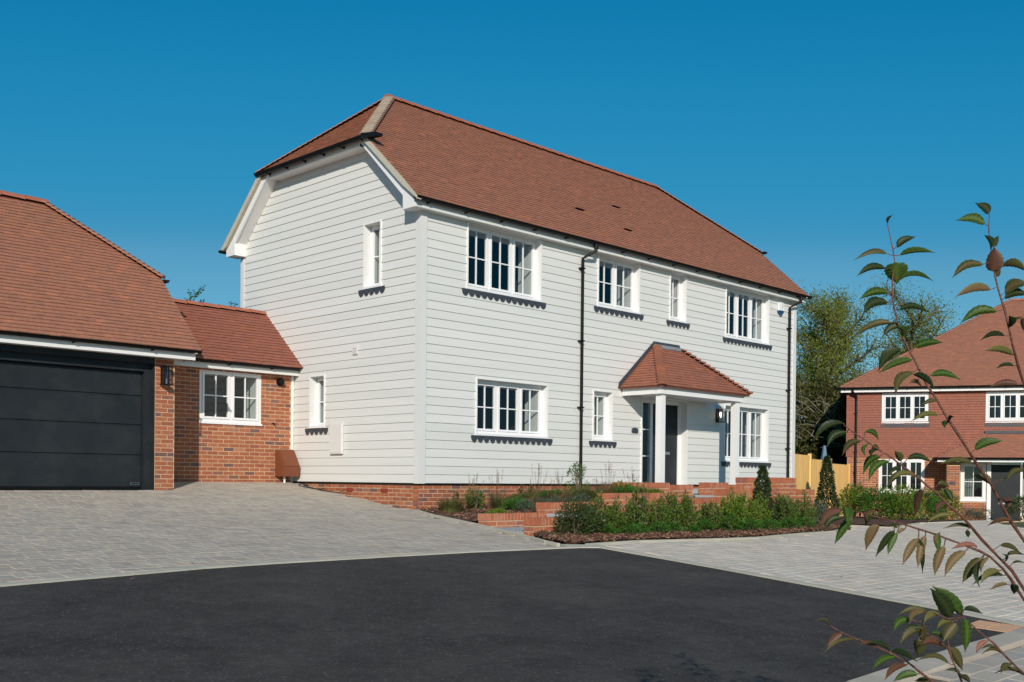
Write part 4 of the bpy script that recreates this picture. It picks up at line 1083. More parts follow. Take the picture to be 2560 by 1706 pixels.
MB().prism([(-3.283, 4.0, 2.25), (-3.283, 7.0, 2.25), (-3.283, 6.6, 3.75), (-3.283, 4.3, 3.75)], (.02, 0, 0)).build('gable_cladding', 'board', gar)
gutter(gar, (-9.8, 2.59, 2.335), (GX1 + .03, 2.59, 2.335), (0, -1, 0), .062, brackets=5)
gutter(gar, (GX1 + .06, gh - .1, GHZ - .02), (GX1 + .06, 8.2, GHZ - .02), (1, 0, 0), .062)

# ------------------------------------------------------------------ garden walls
def gwall(x0, x1, y0, zt, zb, lab, th=.215, grp='low brick garden walls', cop=.125, endface=True):
    w = thing('garden_wall', lab, 'wall', ((x0 + x1) / 2, y0 + th / 2, zb), grp)
    MB().box(x0 + .012, x1 - .012, y0 + .008, y0 + th - .008, zb, zt - .006).build('mortar_core', 'mortar', w)
    # brick on edge coping
    xs = x0
    end = [(x0, x0 + .105)]
    x = x0 + .112; co = []
    while x < x1 - .03:
        e = min(x + .062, x1)
        co.append((x, e)); x = e + .0145
    cm = []
    for a, b in co:
        cm.append(basis(V((b - a, 0, 0)), V((0, th, 0)), V((0, 0, cop - .01)), V(((a + b) / 2, y0 + th / 2 + random.uniform(-.002, .002), zt - cop / 2 + .005 + random.uniform(-.002, .002)))))
    cm.append(basis(V((.105, 0, 0)), V((0, th, 0)), V((0, 0, cop - .01)), V((x0 + .0525, y0 + th / 2, zt - cop / 2 + .005))))
    pieces(w, 'coping_brick', cm, UNIT, UF, 'brickw', 120, 'coping_row')
    T = frame((0, y0 + .008, 0), (1, 0, 0), (0, -1, 0))
    zr = zt - cop - .003
    n = max(1, math.ceil((zr - zb) / .0765))
    it = brick_items(T, (1, 0, 0), (0, -1, 0), x0 + .002, x1, zr - n * .0765, zr, start=x0)
    T2 = frame((x0 + .012, 0, 0), (0, 1, 0), (-1, 0, 0))
    it += brick_items(T2, (0, 1, 0), (-1, 0, 0), y0 + .01, y0 + th, zr - n * .0765, zr, start=y0, gl=.215, proud=.008)
    T3 = frame((0, y0 + th - .008, 0), (1, 0, 0), (0, 1, 0))
    pieces(w, 'brick', it, UNIT, UF, 'brickw', 180, 'brick_rows')
    return w
gwall(-.49, .90, -2.30, -.485, -.80, 'low brick wall end beside the path foot, lowest step on the house side')
gwall(.90, 2.55, -2.30, -.315, -.80, 'brick garden wall one step up on the house side of the path')
gwall(2.55, 5.00, -2.30, -.155, -.80, 'brick garden wall behind the shrubs, below the downpipe and porch')
gwall(4.06, 5.72, -1.42, .045, -.80, 'raised brick wall in front of the tall side light window')
gwall(5.74, 6.46, -1.50, .00, -.80, 'short brick wall end beside the foot of the left porch post')
gwall(-1.00, .45, -3.85, -.495, -.95, 'lowest brick wall with a tuft of grass at its left end')
gwall(.45, 2.07, -3.85, -.355, -.95, 'brick wall second from the left along the mulch bed')
gwall(2.07, 4.03, -3.85, -.215, -.95, 'long brick wall behind the yew shrubs, below the grey landing')
gwall(4.05, 5.90, -3.85, -.06, -.95, 'brick wall right of the grey landing, below the right porch post')
gwall(5.93, 6.68, -3.85, .17, -.95, 'tall brick pier at the right end wall below the right downpipe')
gwall(6.70, 7.42, -3.85, -.065, -.95, 'last low brick wall running to the fence side')
gwall(7.07, 7.92, -1.42, .055, -.80, 'small brick wall behind the right porch post foot')
gwall(6.78, 7.17, -2.30, .015, -.80, 'short brick step wall right of the right porch post')
gwall(7.18, 7.74, -2.30, .175, -.80, 'raised brick pier behind the left cone shaped shrub')
gwall(7.76, 8.5, -2.30, -.02, -.80, 'low brick wall between the two raised piers')
# paved path rising in steps
pth = thing('path', 'pale grey slab path climbing in steps between the brick walls', 'path', (2, -3, -.8))
pth['kind'] = 'structure'
for (a, b, y0, y1, z) in ((-.92, .92, -3.63, -2.31, -.665), (.93, 2.5, -3.63, -2.31, -.50), (2.51, 4.2, -3.63, -2.31, -.395), (4.21, 7.4, -3.63, -2.31, -.245), (5.0, 6.76, -2.3, -1.51, -.25), (6.48, 8.45, -2.06, -.02, -.22)):
    nx = max(1, round((b - a) / .6)); ny = max(1, round((y1 - y0) / .6))
    for i in range(nx):
        for j in range(ny):
            xa, xb = a + (b - a) * i / nx + .004, a + (b - a) * (i + 1) / nx - .004
            ya, yb = y0 + (y1 - y0) * j / ny + .004, y0 + (y1 - y0) * (j + 1) / ny - .004
            za = (lambda x: min(z, terr(x, -3.2) + .012)) if a < 0 else (lambda x: z)
            MB().hexa([(xa, ya, za(xa) - .05), (xb, ya, za(xb) - .05), (xb, yb, za(xb) - .05), (xa, yb, za(xa) - .05), (xa, ya, za(xa)), (xb, ya, za(xb)), (xb, yb, za(xb)), (xa, yb, za(xa))]).build('slab', 'slab', pth)
    if a > 0: MB().box(a, b, y0 + .01, y1 - .01, z - .35, z - .052).build('step_base', 'slab', pth)
MB().box(6.5, 8.29, -.34, -.02, -.218, -.09).build('door_step', 'slab', pth)
for i, (x, y, a_) in enumerate(((6.95, -1.15, .4), (7.25, -1.02, -.3))):
    T_ = frame((x, y, -.218), (math.cos(a_), math.sin(a_), 0), (-math.sin(a_), math.cos(a_), 0))
    mbp = MB(); mbp.face([T_(-.14, -.1, .004), T_(0, -.1, .03), T_(0, .1, .03), T_(-.14, .1, .004)]); mbp.face([T_(0, -.1, .03), T_(.14, -.1, .008), T_(.14, .1, .008), T_(0, .1, .03)])
    mbp.build('leaflet', 'leadl', label=('left' if i == 0 else 'right') + ' one of two folded leaflets lying on the landing before the front door', cat='leaflet', group='leaflets by the door', fix=False)

# beds
drape('left_bed_soil', [(-.03, -.0), (-.12, -.3), (-.28, -.78), (-.46, -1.68), (-.50, -2.09), (6.0, -2.09), (6.0, .0)], .03, 'soil', step=.25, noise=.012,
      zf=lambda x, y: max(terr(x, y), -.56 + .06 * min(4, max(0, x))) if x > .4 else terr(x, y) + 0)
mulch_poly = [(-1.02, -3.86)] + [(-1.2, -4.15), (-1.33, -4.5), (-1.37, -4.78), (-1.06, -4.93)] + [(p[0], p[1] + .05) for p in BED_F[1:]] + [(9.3, -3.4), (8.6, -2.1), (8.5, -1.3), (13.2, -.2), (13.2, .1), (8.3, .0), (7.74, -2.1), (7.45, -3.62), (5.9, -3.84)]
drape('mulch_bed', mulch_poly, .03, 'mulch', step=.2, noise=.02)
chips = MB(); rc = random.Random(5)
cn = 0
while cn < 9000:
    x = rc.uniform(-1.4, 8.5); y = rc.uniform(-5.15, -3.8)
    if rc.random() > 1.15 - .09 * x: continue
    if not inside(mulch_poly, x, y): continue
    a = rc.uniform(0, 6.28); L = rc.uniform(.012, .045); w_ = rc.uniform(.005, .013); tl = rc.uniform(-.6, .6)
    c = V((x, y, terr(x, y) + .045 + rc.uniform(-.008, .028)))
    X = V((math.cos(a), math.sin(a), tl)).normalized() * L; Y = V((-math.sin(a), math.cos(a), rc.uniform(-.8, .8))).normalized() * w_; Zz = V((0, 0, .006))
    chips.hexa([c - X - Y - Zz, c + X - Y - Zz, c + X + Y - Zz, c - X + Y - Zz, c - X - Y + Zz, c + X - Y + Zz, c + X + Y + Zz, c - X + Y + Zz]); cn += 1
chips.build('bark_chips', 'chip', kind='stuff', label='loose brown bark chips covering the front bed', fix=False)
drape('house_bed_soil', [(9.95, -3.3), (10.0, -4.25), (11.5, -3.92), (13.1, -3.56), (14.35, -3.86), (15.6, -3.75), (27.5, 1.0), (24, 4.5), (13.6, .2), (9.95, -2.2)], .035, 'mulch', step=.5, noise=.02)

# ------------------------------------------------------------------ red brick and tile hung house on the right
H2 = thing('brick_house', 'red brick house with hanging tiles and a brown hipped roof on the right', 'house', (22.903, 3.450, -1.116), rz=math.atan2(-.891, .454), local=True)
H2.scale = (.925, 1.0, .982)
T2 = frame((0, 0, 0), (1, 0, 0), (0, -1, 0))
W2_ = 9.5
h2h = [(1.30, 2.985, 3.385, 4.47), (4.98, 6.66, 3.385, 4.47), (1.22, 2.86, .86, 2.08)]
wall_panel(H2, T2, 0.03, W2_, 2.16, 4.62, h2h, .2, 'tiled', 'upper_wall', n0=.012)
wall_panel(H2, T2, .05, W2_, -.3, 2.16, h2h + [(4.1, 6.3, -.3, 2.16)], .2, 'mortar', 'lower_wall')
MB().box(.05, .25, .2, 7, -.3, 4.6).build('side_wall', 'mortar', H2)
it = brick_items(T2, (1, 0, 0), (0, -1, 0), .06, 4.1, -.24, 2.14, holes=h2h, gz=.080, gl=.24)
it += brick_items(frame((.05, 0, 0), (0, 1, 0), (-1, 0, 0)), (0, 1, 0), (-1, 0, 0), 0, 3, .0, 2.14, gz=.08, gl=.24)
def local_pieces(parent, name, items, verts, faces, m, budget, stuff):
    MW = parent_world(parent)
    items = sorted(items, key=lambda mx: ((MW @ mx.to_translation()) - CAM).length)
    key = (name, m)
    if key not in _um: _um[key] = mesh_unit(name, verts, faces, m)
    for mx in items[:budget]: inst(_um[key], name, parent, mx)
    mb = MB()
    for mx in items[budget:]:
        b = len(mb.v); mb.v += [mx @ V(p) for p in verts]; mb.f += [[b + i for i in f] for f in faces]
    if items[budget:]: mb.build(stuff, m, parent, kind='stuff', fix=False)
ht = tile_items((0, -.014, 2.16), (1, 0, 0), (0, -.002, 1), lambda v: (0, W2_), 2.46, gauge=.0895, width=.17, thick=-.014, holes=[(h[0], h[1], h[2] - 2.16, h[3] - 2.16) for h in h2h[:2]])
ht = []
z = 2.16; r = 0
while z < 4.60:
    segs = [(0, W2_)]
    for h in h2h[:2]:
        if h[2] < z + .045 < h[3]: segs = [q for s in segs for q in ((s[0], min(s[1], h[0])), (max(s[0], h[1]), s[1])) if q[1] - q[0] > .02]
    for (sa, sb) in segs:
        k = math.floor(sa / .17) - 1
        while True:
            e0_ = k * .17 + (.085 if r % 2 else 0); e1_ = e0_ + .17; k += 1
            if e0_ >= sb: break
            s0, s1 = max(sa, e0_), min(sb, e1_)
            if s1 - s0 < .02: continue
            ht.append(basis(V((s1 - s0, 0, 0)), V((0, 0, .0895)), V((0, -.028 + random.uniform(-.002, .002), 0)), V(((s0 + s1) / 2, -.014, z + random.uniform(-.002, .002)))))
    z += .0895; r += 1
local_pieces(H2, 'hanging_tile', ht, TV, TF, 'tiled', 300, 'hanging_tile_rows')
window(H2, T2, 1.30, 2.985, 3.385, 4.47, 3, recess=.0, reveal=False, apron=False, proud=.03, fr_=.09)
window(H2, T2, 4.98, 6.66, 3.385, 4.47, 3, recess=.0, reveal=False, apron=False, fr_=.09)
window(H2, T2, 1.22, 2.86, .86, 2.08, 3, recess=.0, reveal=False, apron=False, fr_=.07)
for (a, b) in ((1.26, 3.03), (4.94, 6.70)):
    A = MB(); n = 12; sw = (b - a) / n; zt = 3.37
    for k in range(n):
        for i in range(4):
            f0, f1 = i / 4, (i + 1) / 4; s_ = lambda f: zt - .11 - .05 * math.sin(math.pi * f)
            u0_, u1_ = a + sw * (k + f0), a + sw * (k + f1)
            A.hexa([(u0_, -.040, s_(f0)), (u1_, -.040, s_(f1)), (u1_, -.03, s_(f1)), (u0_, -.03, s_(f0)), (u0_, -.040, zt), (u1_, -.040, zt), (u1_, -.03, zt), (u0_, -.03, zt)])
    A.build('lead_apron', 'lead', H2)
# roof
D2 = 5.0; RZ2 = 8.45; EZ2 = 4.66; X0 = -.28; RX2 = 6.45
v2 = V((0, D2 + .3, RZ2 - EZ2)); l2 = v2.length
t2 = tile_items((0, -.3, EZ2), (1, 0, 0), v2, lambda v: (X0 + (RX2 - X0) * v / l2, W2_ + .3), l2, gauge=.1)
hv_ = V((RX2 - X0, 0, RZ2 - EZ2)); hl3 = hv_.length
t2 += tile_items((X0, 0, EZ2), (0, -1, 0), hv_, lambda v: (-10.3 + 5.3 * v / hl3, .3 - 5.3 * v / hl3), hl3, gauge=.1)
local_pieces(H2, 'roof_tile', t2, TV, TF, 'tile', 300, 'roof_tile_rows')
deck(H2, [(X0, -.3, EZ2), (W2_ + .3, -.3, EZ2), (W2_ + .3, D2, RZ2), (RX2, D2, RZ2)], V((0, -v2.z, v2.y)))
deck(H2, [(X0, -.3, EZ2), (RX2, D2, RZ2), (X0, 10.3, EZ2)], V((-hv_.z, 0, hv_.x)))
cap_tiles(H2, 'ridge_tile', (RX2, D2, RZ2 - .02), (W2_ + .3, D2, RZ2 - .02), 8, .12, (0, 1, 0), 'ridge')
cap_tiles(H2, 'hip_tile', (X0, -.3, EZ2), (RX2, D2, RZ2), 40, .11, V((5.3, -6.7, 0)).normalized(), 'tile', flat=.4, gap=0, grow=1.05)
MB().box(-.22, W2_ + .2, -.22, -.195, 4.50, 4.62).build('fascia', 'white', H2)
MB().box(-.2, W2_ + .2, -.194, -.03, 4.51, 4.53).build('soffit', 'white', H2)
gutter(H2, (-.45, -.29, 4.665), (W2_ + .3, -.29, 4.665), (0, -1, 0), .062, brackets=9)
pp = MB().tube([(.22, -.29, 4.62), (.22, -.27, 4.52), (.36, -.10, 4.36), (.36, -.075, 4.2), (.36, -.075, -.2)], .042, 8).build('downpipe', 'black', H2)
for z in (3.75, 2.35, 1.6): MB().box(.30, .42, -.13, -.02, z, z + .025).build('pipe_clip', 'black', pp)
# wing with the entrance
WY = -1.0
MB().box(3.575, 4.02, WY + .02, WY + .43, -.3, 1.86).build('pier', 'mortar', H2)
MB().box(3.575, 6.5, WY + .02, WY + .1, 1.86, 1.97).build('lintel', 'mortar', H2) if False else None
it += brick_items(frame((0, WY + .012, 0), (1, 0, 0), (0, -1, 0)), (1, 0, 0), (0, -1, 0), 3.575, 4.02, -.24, 1.86, gz=.08, gl=.24, start=3.575)
it += brick_items(frame((0, -.46, 0), (1, 0, 0), (0, -1, 0)), (1, 0, 0), (0, -1, 0), 4.10, 4.97, -.24, .58, gz=.08, gl=.24, start=4.1)
local_pieces(H2, 'brick', it, UNIT, UF, 'brick', 300, 'brick_rows')
MB().box(4.08, 6.4, -.45, -.35, -.3, .60).build('lower_wall', 'mortar', H2)
MB().box(3.60, 4.02, -.58, -.35, 1.7, 2.0).box(3.9, 4.08, -.56, .0, -.3, 2.0).build('arch_side', 'mortar', H2)
T3 = frame((0, -.46, 0), (1, 0, 0), (0, -1, 0))
window(H2, T3, 4.10, 4.97, .61, 1.95, 1, recess=-.0, reveal=False, apron=False, fr_=.08, curtain=[(.1, .6)])
MB().box(4.99, 5.13, -.52, -.40, -.05, 1.96).box(5.13, 6.15, -.50, -.40, 1.90, 1.96).box(6.12, 6.2, -.5, -.4, -.05, 1.9).build('door_frame', 'white', H2)
d2 = MB().box(5.135, 6.115, -.47, -.42, -.05, 1.895).build('door', 'door', H2, label='dark front door of the brick house')
MB().box(5.40, 5.75, -.482, -.4705, .52, .575).build('letter_plate', 'steel', d2)
MB().tube([(5.95, -.47, .72), (5.95, -.53, .72), (5.86, -.53, .72)], .012, 6).build('handle', 'steel', d2)
np_ = MB().prism([(3.68, -.995, 1.18), (3.865, -.995, 1.18), (3.87, -.995, 1.27), (3.83, -.995, 1.29), (3.70, -.995, 1.29), (3.67, -.995, 1.27)], (0, -.014, 0)).build('number_plaque', 'lead', H2)
we = 2.11; wv = V((0, 1.30, .92)); wl_ = wv.length
hx0, hx1 = 3.18, 5.05
wt = tile_items((0, -1.28, we), (1, 0, 0), wv, lambda v: (hx0 + (hx1 - hx0) * v / wl_, 8.5), wl_, gauge=.1)
wl2 = V((hx1 - hx0, 0, .92))
wt += tile_items((hx0, 0, we), (0, -1, 0), wl2, lambda v: (0, 1.28 - 1.28 * v / wl2.length), wl2.length, gauge=.1)
mbw = MB()
for mx_ in wt:
    b = len(mbw.v); mbw.v += [mx_ @ V(p) for p in TV]; mbw.f += [[b + i for i in f] for f in TF]
mbw.build('wing_roof_tiles', 'tile', H2, kind='stuff', fix=False)
deck(H2, [(hx0, -1.28, we), (8.5, -1.28, we), (8.5, .02, we + .92), (hx1, .02, we + .92)], V((0, -wv.z, wv.y)))
deck(H2, [(hx0, -1.28, we), (hx1, .02, we + .92), (hx0, .02, we)], V((-.92, 0, hx1 - hx0)))
MB().box(hx1 - .1, 8.5, -.10, -.035, we + .88, we + .98).build('lead_flashing', 'lead', H2)
MB().box(hx0 + .04, 8.5, -1.20, -1.175, we - .14, we - .02).build('fascia', 'white', H2)
MB().box(hx0 + .05, 8.5, -1.174, -.03, we - .13, we - .11).build('soffit', 'white', H2)
gutter(H2, (hx0 - .1, -1.26, we), (8.5, -1.26, we), (0, -1, 0), .06, brackets=5)

# ------------------------------------------------------------------ fence
fa, fb = V((15.0, 1.06, 0)), V((22.4, 3.06, 0))
fence = thing('timber_fence', 'new pale yellow close board fence stepping down between the two houses', 'fence', (18, 2, -1))
fd = (fb - fa).normalized(); fn = V((fd.y, -fd.x, 0)); FL = (fb - fa).length
seg = [(0, .27, .905), (.27, .62, .80), (.62, 1.0, .705)]
posts = [(.27, .96), (.62, .86), (.99, .74)]
for s0, s1, zt in seg:
    a, b = s0 * FL + .06, s1 * FL - .06
    n = round((b - a) / .105)
    for i in range(n):
        u0_, u1_ = a + (b - a) * i / n, a + (b - a) * (i + 1) / n
        p, q = fa + fd * u0_, fa + fd * (u1_ + .018)
        zb = terr(p.x, p.y) - .1
        t0, t1 = .010, .024
        MB().hexa([(*(p + fn * .004).xy, zb), (*(q + fn * .014).xy, zb), (*(q - fn * .0).xy, zb), (*(p - fn * .012).xy, zb),
                   (*(p + fn * .004).xy, zt), (*(q + fn * .018).xy, zt), (*(q - fn * .0).xy, zt), (*(p - fn * .012).xy, zt)]).build('fence_board', 'fence', fence)
    p, q = fa + fd * (a - .03), fa + fd * (b + .03)
    for zr in (zt - .25, zt - 1.1):
        MB().hexa([(*(p - fn * .02).xy, zr), (*(q - fn * .02).xy, zr), (*(q - fn * .06).xy, zr), (*(p - fn * .06).xy, zr), (*(p - fn * .02).xy, zr + .08), (*(q - fn * .02).xy, zr + .08), (*(q - fn * .06).xy, zr + .08), (*(p - fn * .06).xy, zr + .08)]).build('rail', 'fence', fence)
for s0, zt in posts:
    p = fa + fd * (s0 * FL - .05); q = fa + fd * (s0 * FL + .05)
    MB().hexa([(*(p + fn * .05).xy, -1.4), (*(q + fn * .05).xy, -1.4), (*(q - fn * .05).xy, -1.4), (*(p - fn * .05).xy, -1.4), (*(p + fn * .05).xy, zt), (*(q + fn * .05).xy, zt), (*(q - fn * .05).xy, zt), (*(p - fn * .05).xy, zt)]).build('fence_post', 'fence', fence)
# closed parasol behind the fence
pc = spot(2061, 1150, 39)
pr = thing('closed_parasol', 'folded blue grey garden parasol poking above the fence', 'parasol', (pc.x, pc.y, -1.0))
mb = MB(); K = 10
ring = []
for z, r in ((.45, .155), (.9, .14), (1.10, .10), (1.30, .07), (1.44, .055)):
    ring.append([V((pc.x + math.cos(2 * math.pi * k / K) * r * (1 if k % 2 else .72), pc.y + math.sin(2 * math.pi * k / K) * r * (1 if k % 2 else .72), z)) for k in range(K)])
for rg_ in ring: mb.v += rg_
for j in range(len(ring) - 1):
    for k in range(K): mb.f.append([j * K + k, j * K + (k + 1) % K, (j + 1) * K + (k + 1) % K, (j + 1) * K + k])
mb.f.append([(len(ring) - 1) * K + k for k in range(K)])
mb.build('canopy', 'parasol', pr, fix=False)
MB().tube([(pc.x, pc.y, -1.1), (pc.x, pc.y, .5)], .025, 8).build('pole', 'steel', pr)
# ------------------------------------------------------------------ plants
RN = random.Random(3)
def rv(s=1.0):
    while True:
        p = V((RN.uniform(-1, 1), RN.uniform(-1, 1), RN.uniform(-1, 1)))
        if p.length < 1: return p * s
def leaf_quad(mb, c, d, n, L, w, tipped=True):
    d = d.normalized(); s = d.cross(n)
    if s.length < 1e-4: s = V((1, 0, 0))
    s.normalize(); s = s * w / 2
    b = len(mb.v)
    mb.v += [c, c + d * L * .45 + s, c + d * L, c + d * L * .45 - s]
    mb.f.append([b, b + 1, b + 2, b + 3])
def plant(name, lab, cat, base, grp=None):
    return thing(name, lab, cat, base, grp)
def spiky(base, h, spread, shoots, m, lab, name='yew_shrub', needles=38, nl=.070, nw=.018, grp='yew shrubs along the mulch bed', lean=0.0, cat='shrub', up=.55):
    h *= RN.uniform(1.08, 1.42); spread *= .80; shoots = int(shoots * .95)
    B = V(base); r = plant(name, lab, cat, base, grp)
    st = MB(); fo = MB()
    for i in range(shoots):
        a = RN.uniform(0, 6.28); sp = spread * math.sqrt(RN.random())
        top = B + V((math.cos(a) * sp + lean, math.sin(a) * sp, h * (1 - .55 * (sp / spread) ** 1.3) * RN.uniform(.82, 1.08)))
        root = B + V((math.cos(a) * sp * .18, math.sin(a) * sp * .18, 0))
        mid = root.lerp(top, .5) + V((math.cos(a), math.sin(a), 0)) * spread * .12
        pts = [root, root.lerp(mid, .6), mid, mid.lerp(top, .6), top]
        st.tube(pts, [.010, .008, .006, .004, .002], 4)
        nn = int(needles * RN.uniform(.8, 1.2))
        for k in range(nn):
            t_ = .12 + .88 * (k / nn); seg_ = min(3, int(t_ * 4)); f = t_ * 4 - seg_
            p = pts[seg_].lerp(pts[seg_ + 1], f); dd = (pts[seg_ + 1] - pts[seg_]).normalized()
            b_ = RN.uniform(0, 6.28); o = V((math.cos(b_), math.sin(b_), RN.uniform(-.2, .3)))
            d = (o * 1.0 + dd * up * 1.6).normalized()
            leaf_quad(fo, p, d, rv() + V((0, 0, .3)), nl * RN.uniform(.7, 1.3) * (1 - .35 * t_ * t_), nw * RN.uniform(.8, 1.2))
            if RN.random() < .35:
                q = p + d * nl * .8
                for _ in range(3): leaf_quad(fo, q, (d + rv(.8)).normalized(), rv(), nl * .7, nw)
    st.build('stem', 'bark', r, fix=False); fo.build('foliage', m, r, fix=False)
    return r
def bushy(base, rx, ry, h, n, ls, lw, m, lab, name='shrub', grp=None, hollow=.35, top=1.0, stems=7, cat='shrub', jag=.25, droop=0.0):
    B = V(base); r = plant(name, lab, cat, base, grp)
    fo = MB(); st = MB()
    cl = [rv() for _ in range(16)]
    for i in range(stems):
        p = rv(); st.tube([B, B + V((p.x * rx * .4, p.y * ry * .4, h * .5)), B + V((p.x * rx * .8, p.y * ry * .8, h * RN.uniform(.7, 1.0)))], [.012, .008, .003], 4)
    k = 0
    while k < n:
        p = rv()
        if p.length < hollow * RN.random(): continue
        c = min((p - q).length for q in cl)
        if c > .38 + RN.random() * jag: continue
        z = (p.z + 1) / 2
        w_ = (1 - .35 * z * z) if top >= 1 else (1 - z * (1 - top))
        c_ = B + V((p.x * rx * w_, p.y * ry * w_, .02 + z * h * (1 + RN.uniform(-.06, .08))))
        o = V((p.x, p.y, p.z * .6 + .25 - droop)).normalized()
        leaf_quad(fo, c_, (o + rv(.9)).normalized(), (o + rv(.7)), ls * RN.uniform(.6, 1.35), lw * RN.uniform(.7, 1.3)); k += 1
    st.build('stem', 'bark', r, fix=False); fo.build('foliage', m, r, fix=False)
    return r
def grassy(base, rad_, h, n, m, lab, name='ornamental_grass', grp=None, w=.007, cat='grass', arch=.5, heads=0, cols=None):
    B = V(base); r = plant(name, lab, cat, base, grp); fo = MB()
    for i in range(n):
        a = RN.uniform(0, 6.28); q = rad_ * math.sqrt(RN.random()); p = B + V((math.cos(a) * q * .45, math.sin(a) * q * .45, 0))
        a += RN.uniform(-.6, .6); out = V((math.cos(a), math.sin(a), 0)); H = h * RN.uniform(.5, 1.1); R_ = rad_ * RN.uniform(.2, 1.0)
        s = V((-out.y, out.x, 0)) * w / 2; prev = None
        for k in range(5):
            t_ = k / 4; c = p + out * R_ * t_ ** 1.6 + V((0, 0, H * (t_ - arch * t_ ** 3 * .6)))
            ww = s * (1 - t_ * .9); b = len(fo.v); fo.v += [c - ww, c + ww]
            if prev is not None: fo.f.append([prev, prev + 1, b + 1, b])
            prev = b
    hd = MB()
    for i in range(heads):
        a = RN.uniform(0, 6.28); q = rad_ * RN.random() * .8; p = B + V((math.cos(a) * q * .4, math.sin(a) * q * .4, 0)); t_ = B + V((math.cos(a) * q, math.sin(a) * q, h * RN.uniform(1.1, 1.6)))
        hd.tube([p, p.lerp(t_, .6) + V((0, 0, .02)), t_], [.0022, .0018, .001], 3)
        for k in range(16):
            c = p.lerp(t_, .72 + .28 * RN.random()) + rv(.012); leaf_quad(hd, c, (t_ - p).normalized() + rv(.8), rv(), .028, .007)
    fo.build('blade_tuft', m, r, fix=False)
    if heads: hd.build('seed_head', 'rust', r, fix=False)
    return r
def tz(x, y, d=0.03): return (x, y, terr(x, y) + d)
# front bed, left to right
bushy(tz(-.55, -4.28), .40, .34, .50, 2600, .050, .016, 'dk', 'broad dark shrub nearest the left end of the mulch bed', jag=.35, name='dark_shrub')
bushy(tz(-.10, -4.22), .32, .30, .47, 1700, .050, .016, 'dk', 'dark bushy shrub just right of the first broad shrub', jag=.35, name='dark_shrub')
spiky(tz(.16, -4.15), .50, .20, 26, 'yew', 'loose upright yew in front of the second wall step', needles=34)
spiky(tz(.50, -4.2), .46, .20, 30, 'yew', 'dense narrow yew beside the gap showing brick')
spiky(tz(1.08, -4.2), .62, .27, 34, 'yew', 'tall yew with one long leading shoot, below the left porch post')
spiky(tz(1.50, -4.27), .52, .24, 26, 'yew', 'pale stemmed yew just right of the tallest shoot')
spiky(tz(1.95, -4.22), .56, .25, 32, 'yew', 'dark yew standing on a bare brown stem below the door')
spiky(tz(2.36, -4.25), .58, .28, 34, 'yew', 'broad topped yew below the grey landing')
spiky(tz(2.90, -4.35), .55, .25, 28, 'yew', 'upright yew with bluish lower fronds before the long wall')
spiky(tz(3.45, -4.4), .60, .34, 40, 'yewl', 'wide yellow green yew left of the cone shrub', needles=50)
spiky(tz(3.95, -4.35), .58, .36, 44, 'yewl', 'bright yellow green bush below the right porch post', needles=50)
spiky(tz(4.55, -4.3), .52, .30, 34, 'yewl', 'low bright bush below the cone shaped shrub')
spiky(tz(5.5, -4.3), .60, .26, 30, 'yew', 'tall dark yew right of the bright bushes')
spiky(tz(5.75, -4.1), .62, .30, 34, 'yew', 'feathery yew before the tall brick pier')
spiky(tz(6.5, -4.1), .60, .34, 34, 'yew', 'last yew at the right end of the mulch bed')
bushy(tz(7.4, -3.9), .5, .4, .45, 1500, .06, .02, 'lav', 'pale grey green low bush at the right end of the bed', name='low_shrub')
for i, (x, y, rx, h, lab) in enumerate(((.55, -4.45, .20, .16, 'low bright green plant at the foot of the narrow yew'), (1.30, -4.45, .22, .18, 'low green plant between the two tallest yews'), (2.15, -4.5, .16, .10, 'small pale green mound on the mulch edge'),
                                  (2.62, -4.42, .26, .20, 'low green plant filling the gap before the long wall'), (3.2, -4.6, .34, .30, 'fern like green plant spilling over the mulch'), (1.75, -4.4, .18, .16, 'low green plant below the dark stemmed yew'), (.1, -4.4, .2, .13, 'low green tuft at the foot of the dark shrubs'), (.85, -4.4, .2, .15, 'low green plant left of the tallest yew'), (3.7, -4.65, .3, .22, 'low bright plant below the yellow green yews'), (4.4, -4.6, .3, .2, 'low green plant below the front cone shrub'), (5.3, -4.5, .28, .2, 'low green plant right of the front cone shrub'), (6.1, -4.35, .3, .2, 'low green plant near the right end of the bed'))):
    bushy(tz(x, y), rx, rx * .8, h, 700, .045, .014, 'grn', lab, name='ground_plant', grp='low green plants on the mulch', stems=3, cat='plant')
grassy(tz(-.96, -4.25, .0), .17, .14, 420, 'lawn', 'tuft of bright grass at the left tip of the mulch bed', name='grass_tuft', w=.006)
# cones
def cone(base, h, r0, lab, m='topi'):
    B = V(base); r = plant('cone_shrub', lab, 'topiary', base, 'cone shaped evergreens'); fo = MB(); st = MB()
    for i in range(3600):
        z = RN.random() ** 1.25; rr = r0 * (1 - z) ** .8 * (1 if z > .12 else .75 + 2 * z) + .02; rr *= (1 + .12 * math.sin(z * 23 + 3 * math.sin(z * 7)))
        a = RN.uniform(0, 6.28); q = rr * (RN.random() ** .3)
        c = B + V((math.cos(a) * q, math.sin(a) * q, .04 + z * h)); o = V((math.cos(a), math.sin(a), .5))
        leaf_quad(fo, c, (o + rv(.8)), o + rv(.6), .048 * h / 1.1 * RN.uniform(.7, 1.3), .026 * h / 1.1)
    for i in range(10):
        a = RN.uniform(0, 6.28); c = B + V((math.cos(a) * .03, math.sin(a) * .03, h * .93)); e = c + V((math.cos(a) * .09, math.sin(a) * .09, .07)); st.tube([c, e], .002, 3)
        for k in range(5): leaf_quad(fo, c.lerp(e, k / 4), rv() + V((0, 0, .4)), rv(), .03, .014)
    st.tube([B, B + V((0, 0, h * .9))], [.02, .006], 6)
    st.build('stem', 'bark', r, fix=False); fo.build('foliage', m, r, fix=False)
cone((5.12, -4.02, -.83), 1.17, .27, 'dark cone shaped evergreen standing before the raised pier and right window')
